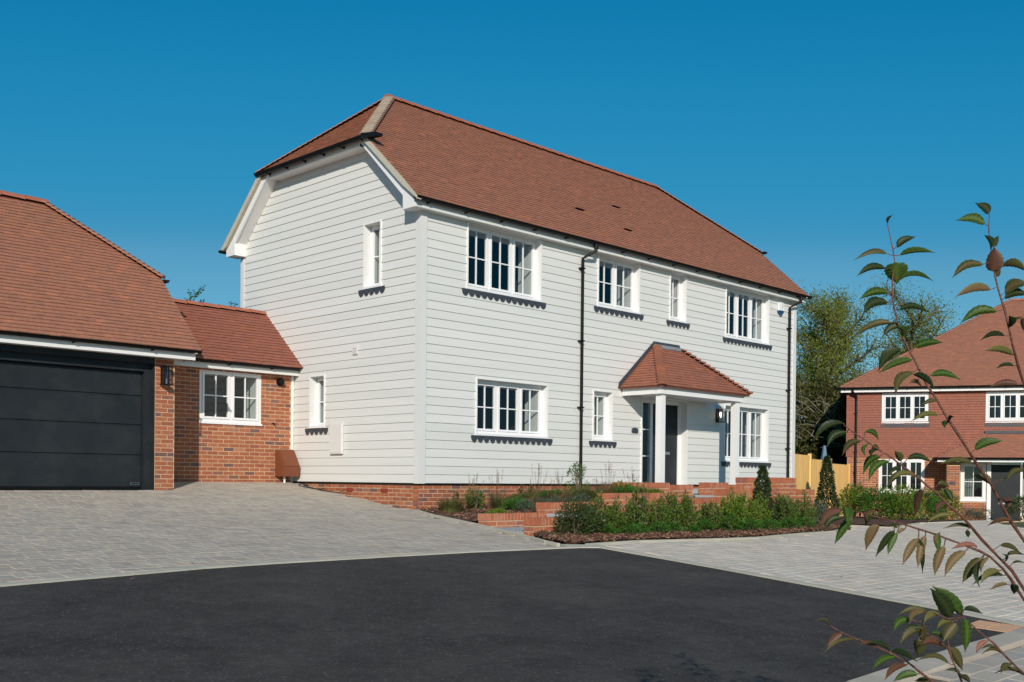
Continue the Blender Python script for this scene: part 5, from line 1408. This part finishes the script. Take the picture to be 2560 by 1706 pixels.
c2 = spot(2066, 1300, 30.5)
cone((c2.x, c2.y, terr(c2.x, c2.y)), 1.72, .36, 'taller cone shaped evergreen standing before the yellow fence')
# planting between the house and the walls
ch2 = MB(); cn = 0
while cn < 2600:
    x = rc.uniform(-.45, 2.2) if cn < 1900 else rc.uniform(0, 5.5); y = rc.uniform(-2.05, -.1)
    if x < -.05 - .23 * (-y) + .04: continue
    a = rc.uniform(0, 6.28); L = rc.uniform(.012, .040); w_ = rc.uniform(.005, .012)
    c = V((x, y, (max(terr(x, y), -.56 + .06 * min(4, max(0, x))) if x > .4 else terr(x, y)) + .04 + rc.uniform(-.005, .016)))
    X = V((math.cos(a), math.sin(a), rc.uniform(-.5, .5))).normalized() * L; Y = V((-math.sin(a), math.cos(a), rc.uniform(-.7, .7))).normalized() * w_; Zz = V((0, 0, .006))
    ch2.hexa([c - X - Y - Zz, c + X - Y - Zz, c + X + Y - Zz, c - X + Y - Zz, c - X - Y + Zz, c + X - Y + Zz, c + X + Y + Zz, c - X + Y + Zz]); cn += 1
ch2.build('bark_chips', 'chip', kind='stuff', label='loose bark chips on the soil bed beside the white house corner', fix=False)
def bz(x, y): return (x, y, max(terr(x, y), -.56 + .06 * min(4, max(0, x))) + .03 if x > .4 else terr(x, y) + .03)
grassy(bz(.20, -.66), .42, .40, 520, 'grs', 'arching green grass clump at the white house corner', w=.010)
bushy(bz(.72, -.75), .20, .18, .48, 420, .06, .018, 'grn', 'leafy green plant with a tall shoot beside the corner grass', name='leafy_plant', cat='plant', jag=.1)
bushy(bz(.45, -.5), .07, .07, .40, 130, .05, .016, 'dk', 'thin dark stem plant against the brick plinth', name='leafy_plant', cat='plant', jag=.05)
bushy(bz(.30, -1.75), .24, .22, .13, 420, .05, .018, 'yewl', 'low yellow green mound on the soil at the wall end', name='ground_plant', stems=2, cat='plant')
for i, (x, y, h, m, lab) in enumerate(((1.05, -1.1, .30, 'grs', 'grass clump left of the low house wall'), (1.35, -1.6, .28, 'rust', 'rusty dried stems behind the lowest wall'), (1.75, -1.2, .33, 'grs', 'green grass clump under the lower left window'),
                                    (2.15, -1.5, .30, 'rust', 'brown stems under the lower left window'), (2.6, -1.3, .35, 'grs', 'grass clump left of the black downpipe'), (3.1, -1.6, .34, 'grs', 'green clump in front of the black downpipe'),
                                    (3.6, -1.4, .42, 'rust', 'tall rusty stems behind the middle wall step'), (4.1, -1.7, .34, 'grs', 'grass clump at the left end of the raised wall'), (4.5, -1.8, .30, 'rust', 'rusty stems in front of the raised wall'))):
    grassy(bz(x, y), .34, h * 1.15, 520, m, lab, name='flower_clump', grp='clumps in the house bed', heads=4 if i % 2 else 2, w=.009, cat='plant')
for i, (x, y) in enumerate(((.78, -1.95), (1.15, -2.0), (1.5, -1.97), (1.9, -2.0), (2.3, -1.95))):
    bushy(bz(x, y), .22, .14, .20, 480, .045, .008, 'lav', 'blue grey clump %s along the top of the low wall' % ('at the left end', 'second', 'in the middle', 'fourth', 'at the right end')[i], name='lavender_clump', grp='blue grey clumps on the wall', stems=3, cat='plant')
for i, (x, y, h, m, lab) in enumerate(((.95, -.45, .42, 'rust', 'brown seed stems by the plinth behind the leafy plant'), (1.5, -.5, .45, 'rust', 'pinkish grass plumes by the plinth left of the lower window'), (2.5, -.6, .50, 'rust', 'tall pink grass plumes under the lower left window'),
                                    (3.0, -.7, .40, 'grs', 'green grass clump by the plinth before the downpipe'), (3.85, -.6, .45, 'rust', 'brown plumes right of the tall leafy shrub'), (4.7, -.6, .50, 'rust', 'thin pink plumes against the white boards left of the side light'), (5.3, -.75, .42, 'rust', 'last thin plumes before the side light'))):
    grassy(bz(x, y), .26, h, 280, m, lab, name='flower_clump', grp='plumes by the plinth', heads=9, w=.008, cat='plant')
bushy(bz(2.05, -.75), .22, .2, .40, 420, .06, .02, 'dk', 'dark leafy plant against the plinth under the lower left window', name='leafy_plant', cat='plant', jag=.1)
bushy(bz(3.35, -.9), .30, .26, .72, 900, .05, .018, 'grn', 'tall leafy shrub just left of the black downpipe', name='leafy_shrub', jag=.15)
bushy(bz(4.15, -1.35), .34, .28, .32, 800, .05, .02, 'yewl', 'yellow green plants right of the black downpipe', name='leafy_plant', cat='plant', jag=.2)
for i, (x, y, rx, h, m, lab) in enumerate(((.95, -1.6, .34, .20, 'grn', 'leafy carpet behind the lowest wall, left end'), (1.6, -1.0, .38, .22, 'grs', 'pale green carpet under the lower left window'), (2.3, -1.1, .40, .24, 'grn', 'green carpet left of the black downpipe'), (3.1, -1.2, .42, .22, 'grs', 'pale green carpet before the black downpipe'),
                                         (3.7, -1.85, .35, .25, 'grn', 'leafy carpet behind the third wall step'), (4.4, -2.0, .34, .16, 'yewl', 'bright carpet between the raised wall and the path wall'))):
    bushy(bz(x, y), rx, rx * .7, h, 1300, .055, .014, m, lab, name='ground_plant', grp='leafy carpet in the house bed', stems=3, cat='plant')
# shrubs in front of the brick house
k = 0
labs = ['low bush just right of the taller cone evergreen', 'spiky bush at the foot of the brick house downpipe', 'broad green bush under the lower window, left one', 'broad green bush under the lower window, middle one',
        'yellow green bush under the lower window, right one', 'green bush beside the brick pier of the far house', 'small dark bush by the fence foot', 'dark bush right of the far front door']
for (px, d, w_, h, m, n) in ((2125, 32, .55, .95, 'yewl', 1300), (2150, 33, .5, 1.0, 'yew', 1400), (2200, 31, .9, .95, 'grn', 2600), (2255, 31, .95, 1.0, 'yewl', 2600), (2305, 32, .9, .95, 'grn', 2200), (2360, 33, .75, 1.0, 'yewl', 1800), (2010, 31, .5, .7, 'yew', 1000), (2550, 33, .6, .75, 'dk', 900)):
    p = spot(px, 1290, d)
    bushy((p.x, p.y, terr(p.x, p.y)), w_, w_ * .7, h, n, .10, .03, m, labs[k], name='far_shrub', grp='shrubs before the brick house', jag=.35); k += 1
for i, px in enumerate((2412, 2436, 2462)):
    p = spot(px, 1296, 34.5)
    bushy((p.x, p.y, terr(p.x, p.y)), .36, .3, .42, 700, .09, .012, 'lav', '%s of three blue grey clumps below the entrance window' % ('leftmost', 'middle one', 'rightmost')[i], name='lavender_clump', grp='blue grey clumps by the far entrance', stems=3, cat='plant')

for (x, y, lab) in ((-7.05, -4.75, 'tiny orange fallen leaf on the pale edging by the left driveway'), (-8.05, -5.5, 'tiny orange fallen leaf at the road edge further left'), (-.55, -8.6, 'small orange fallen leaf on the right parking paving'), (-4.2, -1.2, 'small brown fallen leaf in the middle of the driveway'), (3.4, -5.6, 'brown fallen leaf just off the mulch bed')):
    z = terr(x, y) + .012
    MB().face([(x - .03, y, z), (x, y - .014, z + .004), (x + .035, y + .004, z + .012), (x, y + .016, z + .006)]).build('fallen_leaf', 'ridge', label=lab, cat='leaf', fix=False)

# ------------------------------------------------------------------ trees behind
def tree(base, h, crown, nleaf, ls, lw, m, lab, name, limbs=9, grp=None, z0=.25, dens=.16, seed=1, bark='bark', lean=0, fork=5):
    R_ = random.Random(seed)
    def rr(): return V((R_.uniform(-1, 1), R_.uniform(-1, 1), R_.uniform(-1, 1)))
    B = V(base); r = thing(name, lab, 'tree', base, grp)
    tr = MB(); lf = MB(); tips = []
    tp = [B]; p = B.copy()
    for i in range(6):
        p = p + V((R_.uniform(-.04, .04) * h + lean * h / 6, R_.uniform(-.04, .04) * h, h * .8 / 6)); tp.append(p.copy())
    tr.tube(tp, [h * .022 * (1 - i / 7.5) for i in range(7)], 8)
    tr.build('trunk', bark, r, fix=False)
    lb = MB()
    for i in range(limbs):
        t_ = z0 + (1 - z0) * (i + .5) / limbs; seg_ = min(5, int(t_ * 6)); s = tp[seg_].lerp(tp[seg_ + 1], t_ * 6 - seg_)
        a = i * 2.4 + R_.uniform(-.5, .5); L = crown * (1.15 - .6 * t_) * R_.uniform(.7, 1.1)
        d = V((math.cos(a), math.sin(a), R_.uniform(.35, 1.1))).normalized()
        q = [s]; c = s.copy()
        for j in range(4): c = c + (d + rr() * .22 + V((0, 0, .07 * j))).normalized() * L / 4; q.append(c.copy())
        lb.tube(q, [h * .009 * (1 - j / 5.2) for j in range(5)], 5)
        for j in range(1, 5):
            for f in range(fork):
                c = q[j].lerp(q[j - 1], R_.random()); e = c + (d * .5 + rr() * .9 + V((0, 0, .35))).normalized() * L * R_.uniform(.22, .48)
                m_ = c.lerp(e, .5) + rr() * L * .04
                lb.tube([c, m_, e], [h * .0028, h * .0019, h * .0008], 3); tips.append((c, m_, e))
    lb.build('limbs', bark, r, fix=False)
    for i in range(nleaf):
        c, m_, e = tips[R_.randrange(len(tips))]; t_ = R_.random() ** .7
        p = c.lerp(e, t_) + rr() * crown * dens * (.35 + R_.random())
        leaf_quad(lf, p, rr() + V((0, 0, -.25)), rr(), ls * R_.uniform(.6, 1.4), lw * R_.uniform(.7, 1.3))
    lf.build('crown', m, r, fix=False)
    return r
def tbase(px, d): p = spot(px, 1250, d); return (p.x, p.y, -1.3)
tree(tbase(2035, 46), 10.7, 2.9, 20000, .13, .045, 'willow', 'dense willow rising right behind the white house corner', 'willow_tree', seed=4, limbs=15, dens=.17)
tree(tbase(2105, 50), 11.7, 2.8, 14000, .13, .045, 'willow', 'airy willow with sky showing through beside the dense one', 'willow_tree', seed=8, limbs=13, dens=.19)
tree(tbase(2200, 52), 12.3, 3.5, 15000, .13, .045, 'willow', 'tall thin willow behind the cherry branch tip', 'willow_tree', seed=15, limbs=15, dens=.19)
tree(tbase(2275, 55), 10.4, 3.2, 9000, .13, .045, 'willow', 'sparse willow showing above the brick house roof edge', 'willow_tree', seed=21, limbs=14, dens=.19)
tree(tbase(2000, 42), 6.0, 2.4, 12000, .15, .07, 'hedge', 'dark scrubby tree low behind the fence at the white house', 'scrub_tree', seed=33, limbs=12, z0=.05, dens=.2)
tree(tbase(2075, 43), 5.6, 2.5, 12000, .15, .07, 'hedge', 'dark scrubby tree behind the middle fence panel', 'scrub_tree', seed=37, limbs=12, z0=.05, dens=.2)
tree(tbase(2150, 52), 6.6, 2.9, 11000, .15, .07, 'hedge', 'russet scrub tree behind the corner of the brick house', 'scrub_tree', seed=41, limbs=12, z0=.05, dens=.2)
tree(tbase(2240, 56), 6.6, 3.0, 8000, .16, .07, 'hedge', 'dark scrub tree behind the brick house roof', 'scrub_tree', seed=43, limbs=11, z0=.05, dens=.2)
hb = MB(); rh = random.Random(9)
for i in range(16000):
    s = rh.random(); p = spot(1960 + 300 * s, 1250, 41 + rh.uniform(0, 4)); z = -1.0 + 2.9 * rh.random() ** .8
    if rh.random() < .15: z += rh.random() * .8
    leaf_quad(hb, V((p.x, p.y, z)), V((rh.uniform(-1, 1), rh.uniform(-1, 1), rh.uniform(-1, 1))), V((rh.uniform(-1, 1), rh.uniform(-1, 1), 1)), .16, .09)
hb.build('undergrowth', 'hedge', kind='stuff', label='dark tangled undergrowth behind the fence', fix=False)
tw = MB()
for i in range(60):
    p = spot(1990 + rh.random() * 150, 1000 + rh.random() * 120, 40.6); d = V((rh.uniform(-1, 1), rh.uniform(-1, 1), rh.uniform(-.3, 1))).normalized()
    q = p + d * rh.uniform(.5, 1.3); tw.tube([p, p.lerp(q, .5) + V((0, 0, .1)), q], [.010, .007, .003], 3)
tw.build('bare_twigs', 'twig', kind='stuff', label='pale bare twigs tangled in front of the dark undergrowth', fix=False)
# sprigs above the link roof belong to two saplings behind it
for (px, py, d, lab, sd_, n) in ((478, 735, 27, 'sapling with small round leaves peeping over the link ridge', 3, 130), (568, 757, 27, 'thin sapling with a bare drooping tip over the link ridge', 6, 70)):
    tip = spot(px, py, d); B = V((tip.x, tip.y, -.2)); r = thing('sapling', lab, 'tree', B, 'saplings behind the link roof')
    R_ = random.Random(sd_); st = MB(); lf = MB()
    st.tube([B, B.lerp(tip, .5), tip - V((0, 0, .35))], [.04, .03, .012], 5)
    for i in range(7):
        s = tip - V((0, 0, .55 - .05 * i)); e = s + V((0, 0, 0)) + (rt * R_.uniform(-.42, .55) + V((0, 0, R_.uniform(.25, .85)))) * (1 if sd_ == 3 else .75) * .75
        st.tube([s, s.lerp(e, .5) + V((0, 0, .03)), e], [.006, .004, .002], 3)
        for k in range(n // 7):
            c = s.lerp(e, .45 + .55 * R_.random()) + V((R_.uniform(-.03, .03), R_.uniform(-.03, .03), R_.uniform(-.03, .03)))
            leaf_quad(lf, c, V((R_.uniform(-1, 1), R_.uniform(-1, 1), R_.uniform(-1, .3))), V((R_.uniform(-1, 1), R_.uniform(-1, 1), 1)), .075, .05)
    st.build('trunk', 'bark', r, fix=False); lf.build('crown', 'grn' if sd_ == 3 else 'hedge', r, fix=False)

# ------------------------------------------------------------------ young cherry tree beside the camera
LEAVES=[(2219,559,2233,538,9,'y',2.75),(2242,618,2292,592,18,'d',2.75),(2217,634,2134,649,17,'o',2.75),(2250,638,2340,635,17,'g',2.75),(2238,657,2242,712,46,'g',2.75),(2214,671,2143,692,17,'d',2.75),(2252,697,2336,707,17,'g',2.75),(2220,732,2151,749,20,'g',2.75),(2220,757,2159,788,25,'d',2.75),(2250,774,2327,780,20,'d',2.75),(2229,807,2134,843,17,'o',2.75),(2254,815,2206,844,18,'d',2.75),(2257,843,2240,818,17,'g',2.75),(2259,842,2277,823,13,'o',2.75),(2288,868,2358,856,20,'g',2.75),(2252,873,2197,931,27,'d',2.75),(2280,900,2197,936,20,'g',2.75),(2328,939,2406,949,20,'g',2.75),(2283,931,2240,987,23,'o',2.75),(2283,936,2335,974,20,'d',2.75),(2273,958,2308,971,12,'o',2.75),(2473,533,2438,507,25,'d',3.0),(2462,560,2390,551,25,'g',3.0),(2481,618,2461,588,17,'d',3.0),(2481,616,2497,588,17,'d',3.0),(2484,679,2484,616,36,'b',3.0),(2458,661,2381,696,22,'o',3.0),(2504,666,2567,682,25,'o',3.0),(2491,691,2472,669,13,'d',3.0),(2491,692,2501,671,13,'o',3.0),(2477,724,2389,745,22,'t',3.0),(2512,732,2574,709,28,'o',3.0),(2511,745,2574,739,23,'d',3.0),(2492,779,2399,812,23,'g',3.0),(2526,817,2521,790,22,'d',3.0),(2530,815,2557,790,15,'d',3.0),(2557,795,2561,832,20,'o',3.0),(2512,840,2452,853,17,'d',3.0),(2534,888,2461,880,18,'y',3.0),(2535,916,2490,923,14,'d',3.0),(2544,959,2474,966,18,'b',3.0),(2341,1001,2302,1015,14,'o',2.7),(2346,1038,2280,1054,14,'y',2.7),(2373,1053,2363,1070,15,'d',2.7),(2375,1053,2386,1045,10,'d',2.7),(2437,1124,2511,1104,22,'g',2.7),(2434,1161,2348,1163,15,'o',2.7),(2479,1210,2428,1191,18,'o',2.7),(2521,1267,2502,1243,20,'b',2.7),(2560,1173,2517,1204,15,'o',2.7),(2109,1058,2033,1107,20,'d',2.5),(2118,1081,2068,1119,20,'d',2.5),(2162,1080,2199,1103,15,'g',2.5),(2152,1103,2104,1142,17,'o',2.5),(2172,1109,2165,1140,11,'g',2.5),(2197,1119,2176,1128,17,'o',2.5),(2190,1124,2181,1141,13,'d',2.5),(2200,1141,2156,1187,20,'g',2.5),(2223,1153,2174,1204,19,'g',2.5),(2251,1168,2218,1191,15,'d',2.5),(2251,1179,2216,1216,19,'o',2.5),(2287,1191,2227,1206,14,'y',2.5),(2253,1153,2236,1127,18,'o',2.5),(2269,1147,2334,1156,17,'d',2.5),(2304,1223,2284,1293,19,'b',2.5),(2344,1212,2376,1221,15,'o',2.5),(2363,1221,2383,1257,14,'d',2.5),(2366,1255,2343,1283,15,'b',2.5),(2383,1289,2313,1310,13,'y',2.55),(2431,1321,2358,1320,14,'o',2.55),(2417,1326,2420,1345,12,'d',2.55),(2530,1302,2468,1317,16,'b',2.55),(2105,1276,2050,1320,22,'b',2.3),(2105,1294,2060,1327,19,'d',2.3),(2111,1266,2114,1304,28,'g',2.3),(2130,1294,2084,1362,19,'g',2.3),(2161,1286,2162,1318,17,'g',2.3),(2185,1276,2172,1305,11,'b',2.3),(2196,1313,2166,1378,25,'t',2.3),(2236,1327,2191,1395,19,'d',2.3),(2242,1333,2219,1388,16,'g',2.3),(2241,1320,2223,1313,15,'g',2.3),(2263,1323,2244,1337,11,'t',2.3),(2296,1346,2258,1414,19,'t',2.3),(2297,1346,2303,1436,16,'d',2.3),(2313,1340,2296,1422,17,'t',2.3),(2341,1334,2348,1382,19,'g',2.3),(2350,1331,2347,1363,10,'t',2.3),(2360,1366,2337,1441,19,'t',2.3),(2414,1378,2361,1442,22,'t',2.3),(2443,1366,2379,1374,14,'p',2.3),(2452,1395,2404,1459,22,'o',2.3),(2454,1401,2452,1468,17,'d',2.3),(2472,1393,2452,1433,16,'t',2.3),(2501,1427,2454,1459,22,'y',2.3),(2510,1439,2431,1465,14,'d',2.3),(2520,1461,2475,1477,14,'t',2.3),(2533,1461,2534,1487,22,'d',2.3),(2501,1363,2550,1381,14,'o',2.3),(2518,1387,2564,1387,12,'o',2.3),(2513,1404,2505,1387,9,'d',2.3),(2530,1409,2565,1409,7,'d',2.3),(2404,1537,2329,1468,31,'g',2.2),(2377,1544,2326,1474,32,'d',2.2),(2409,1525,2457,1537,17,'d',2.2),(2379,1553,2344,1573,14,'y',2.2),(2414,1547,2414,1635,22,'g',2.2),(2390,1558,2358,1605,26,'o',2.2),(2350,1535,2312,1558,19,'y',2.2),(2318,1529,2242,1541,15,'o',2.2),(2309,1529,2276,1558,19,'t',2.2),(2277,1550,2235,1580,19,'g',2.2),(2300,1570,2261,1590,17,'d',2.2),(2312,1570,2251,1611,22,'o',2.2),(2294,1599,2294,1646,26,'o',2.2),(2309,1564,2306,1614,17,'o',2.2),(2358,1615,2303,1614,22,'b',2.2),(2329,1584,2361,1602,14,'g',2.2),(2376,1619,2408,1680,21,'o',2.2),(2372,1659,2293,1653,15,'o',2.2),(2402,1686,2360,1676,11,'d',2.2),(2399,1689,2425,1708,15,'o',2.2),(2489,1619,2454,1624,9,'o',2.2),(2510,1637,2457,1637,11,'o',2.2),(2469,1602,2441,1634,15,'p',2.2),(2530,1660,2504,1683,15,'o',2.2),(2560,1689,2489,1686,12,'o',2.2),(2076,1564,2041,1553,9,'o',2.25),(2105,1584,2066,1619,19,'b',2.25),(2137,1599,2062,1635,12,'o',2.25),(2193,1619,2146,1611,16,'b',2.25),(2225,1625,2169,1609,15,'d',2.25),(2228,1628,2293,1657,19,'d',2.25),(2239,1643,2184,1675,17,'g',2.25),(2268,1662,2216,1701,20,'b',2.25),(2294,1686,2232,1706,19,'g',2.25),(2321,1708,2284,1704,15,'o',2.25)]

tb_ = spot(2790, 1560, 2.75)
cherry_t = thing('cherry_tree', 'young cherry tree with drooping green and bronze leaves in the right foreground', 'tree', (tb_.x, tb_.y, terr(tb_.x, tb_.y)))
T0 = V((tb_.x, tb_.y, terr(tb_.x, tb_.y)))
crotch = spot(2760, 1760, 2.7); crotch2 = spot(2735, 1600, 2.72); crotch3 = spot(2700, 1480, 2.75)
MB().tube([T0, T0.lerp(crotch, .5) + V((.01, 0, 0)), crotch, crotch2, crotch3], [.032, .028, .022, .018, .013], 10).build('trunk', 'cherrybark', cherry_t, smooth=True)
BR = [
    ([(2218, 558), (2232, 622), (2237, 656), (2231, 696), (2232, 752), (2242, 798), (2258, 845), (2275, 881), (2292, 911), (2318, 964), (2341, 998), (2368, 1045), (2394, 1084), (2419, 1124), (2445, 1165), (2478, 1211), (2501, 1257), (2526, 1302), (2560, 1352), (2620, 1430)], 2.75, crotch3, 9.5),
    ([(2473, 533), (2472, 576), (2475, 605), (2480, 640), (2488, 692), (2497, 729), (2511, 772), (2524, 828), (2531, 861), (2547, 921), (2558, 955), (2590, 1080), (2640, 1280)], 3.0, crotch3, 8),
    ([(2110, 1063), (2133, 1081), (2172, 1107), (2197, 1125), (2223, 1140), (2253, 1163), (2294, 1193), (2317, 1214), (2343, 1234), (2373, 1265), (2396, 1285), (2420, 1308), (2454, 1349), (2498, 1395), (2530, 1427), (2560, 1474), (2640, 1590)], 2.5, crotch2, 9),
    ([(2134, 1278), (2187, 1292), (2236, 1304), (2280, 1318), (2332, 1334), (2396, 1358), (2449, 1378), (2475, 1392), (2507, 1422), (2527, 1448), (2560, 1500), (2640, 1620)], 2.3, crotch2, 8.5),
    ([(2070, 1561), (2105, 1582), (2134, 1595), (2169, 1608), (2222, 1631), (2271, 1657), (2303, 1683), (2332, 1706), (2420, 1780), (2560, 1840)], 2.25, crotch, 7.5),
    ([(2405, 1541), (2431, 1564), (2460, 1590), (2484, 1608), (2513, 1640), (2542, 1669), (2565, 1690), (2650, 1740)], 2.2, crotch, 8),
    ([(2405, 1541), (2379, 1556), (2369, 1579), (2370, 1608), (2379, 1646), (2393, 1678), (2405, 1706), (2450, 1790), (2560, 1845)], 2.2, crotch, 6),
    ([(2312, 1579), (2338, 1596), (2366, 1617), (2378, 1640)], 2.2, None, 3),
    ([(2312, 1579), (2308, 1555), (2330, 1530), (2370, 1548), (2404, 1543)], 2.2, None, 3.5),
]
# limbs on the far side of the young tree, right of the view
ER = random.Random(19)
EX = []
for (x0, y0, x1, y1, d) in ((2700, 1480, 2640, 760, 3.1), (2735, 1600, 2900, 820, 3.0), (2735, 1600, 2700, 1020, 2.4), (2700, 1480, 2820, 700, 2.7), (2760, 1760, 2950, 1250, 2.5), (2700, 1480, 2600, 960, 3.3), (2735, 1600, 2760, 900, 3.2)):
    pts = [(x1 + (x0 - x1) * t_ + ER.uniform(-8, 8), y1 + (y0 - y1) * t_) for t_ in [i / 9 for i in range(10)]]
    BR.append((pts, d, crotch3, 8))
    for i in range(13):
        f = i / 13 * .8; bx = x1 + (x0 - x1) * f; by = y1 + (y0 - y1) * f; sgn = 1 if i % 2 else -1
        L_ = ER.uniform(60, 95); tx_ = bx + sgn * (14 + L_ * .8)
        if bx - 20 < 2575 or tx_ < 2585: continue
        LEAVES.append((bx + sgn * 14, by, tx_, by + L_ * ER.uniform(-.1, .6), ER.uniform(18, 24), ER.choice('gdotb'), d))
brpts = []
for pts, d, end, wpx in BR:
    P3 = [spot(x, y, d + (.0 if end is None else .35 * max(0, (i - len(pts) * .6) / len(pts)))) for i, (x, y) in enumerate(pts)]
    if end is not None: P3.append(end.copy())
    n = len(P3); w0 = 2.2 * d / FPX; w1 = wpx * d / FPX
    rads = [(w0 + (w1 - w0) * (i / (n - 1)) ** .8) / 2 * (1 + .18 * math.sin(i * 2.3)) for i in range(n)]
    MB().tube(P3, rads, 8).build('branch', 'cherrybark', cherry_t, smooth=True)
    for i in range(n - 1):
        L = (P3[i + 1] - P3[i]).length; k_ = max(1, int(L / .012))
        for k in range(k_): brpts.append(P3[i].lerp(P3[i + 1], k / k_))
def px_of(p):
    q = p - CAM; z = q.dot(fw); return (CX + FPX * q.dot(r2) / z, CY - FPX * q.dot(u2) / z)
brpx = [(px_of(p), p) for p in brpts]
LR = random.Random(77)
pet = MB()
for (bx, by, tx, ty, wpx, col, d) in LEAVES:
    cand = min((q for q in brpx if abs((q[1] - CAM).dot(fw) - d) < .35), key=lambda q: (q[0][0] - bx) ** 2 + (q[0][1] - by) ** 2)
    dd = (cand[1] - CAM).dot(fw)
    Bp = spot(bx, by, dd + LR.uniform(-.012, .012)); Tp = spot(tx, ty, dd + LR.uniform(-.05, .03))
    pet.tube([cand[1], cand[1].lerp(Bp, .5) + V((0, 0, -.001)), Bp], [.0013, .0011, .001], 5, cap=False)
    ax = Tp - Bp; L = ax.length; W = wpx * dd / FPX
    view = (CAM - Bp).normalized()
    side = ax.cross(view).normalized()
    if side.z < 0: side = -side
    horiz = abs(ax.normalized().z) < .75
    rolla = LR.uniform(-.75, .75)
    side = (side * math.cos(rolla) + view * math.sin(rolla)).normalized()
    nrm = ax.cross(side).normalized()
    if nrm.dot(view) < 0: nrm = -nrm
    arch = (.16 if horiz else .05) * L * LR.uniform(.6, 1.3)
    if wpx > 30: arch *= .35
    if wpx > 16: W *= 1.14
    fold = LR.uniform(.10, .34); big = 1.06
    mb = MB(); n = 14; att = []
    vein = []
    for i in range(n + 1):
        t_ = i / n
        c = Bp + ax * t_ + side * (arch * math.sin(math.pi * t_ ** .85)) - nrm * (.06 * L * t_ * t_)
        w_ = W * big / 2 * (math.sin(math.pi * min(1, t_ ** .62 * .98 + .01)) ** .78 if t_ < .72 else math.sin(math.pi * (.72 ** .62 * .98 + .01)) ** .78 * ((1 - t_) / .28) ** 1.35)
        ser = 1 + (.07 if i % 2 else -.05)
        lo = .72 if horiz and wpx < 30 else 1.0
        row = [c + side * w_ * ser + -nrm * w_ * fold * 1.6, c + side * w_ * .52 + nrm * (.04 * W) - nrm * w_ * fold * .5 + nrm * (.06 * W * (i % 2)),
               c + nrm * .002 * (i % 2), c - side * w_ * .52 * lo + nrm * (.03 * W) - nrm * w_ * fold * .5 + nrm * (.06 * W * (i % 2)), c - side * w_ * ser * lo - nrm * w_ * fold * 1.6]
        mb.v += row; vein += [.30, (.42 if i % 2 else .0), .95, (.42 if i % 2 else .0), .30]
    for i in range(n):
        for k in range(4): mb.f.append([i * 5 + k, i * 5 + k + 1, (i + 1) * 5 + k + 1, (i + 1) * 5 + k])
    o = mb.build('leaf', 'L' + col, cherry_t, fix=False, smooth=True)
    at = o.data.attributes.new('vein', 'FLOAT', 'POINT'); at.data.foreach_set('value', vein)
pet.build('leaf_stalks', 'cherrybark', cherry_t, kind='stuff', fix=False)
print('objects', len(bpy.data.objects), 'tris', sum(len(p.vertices) - 2 for m_ in bpy.data.meshes for p in m_.polygons))
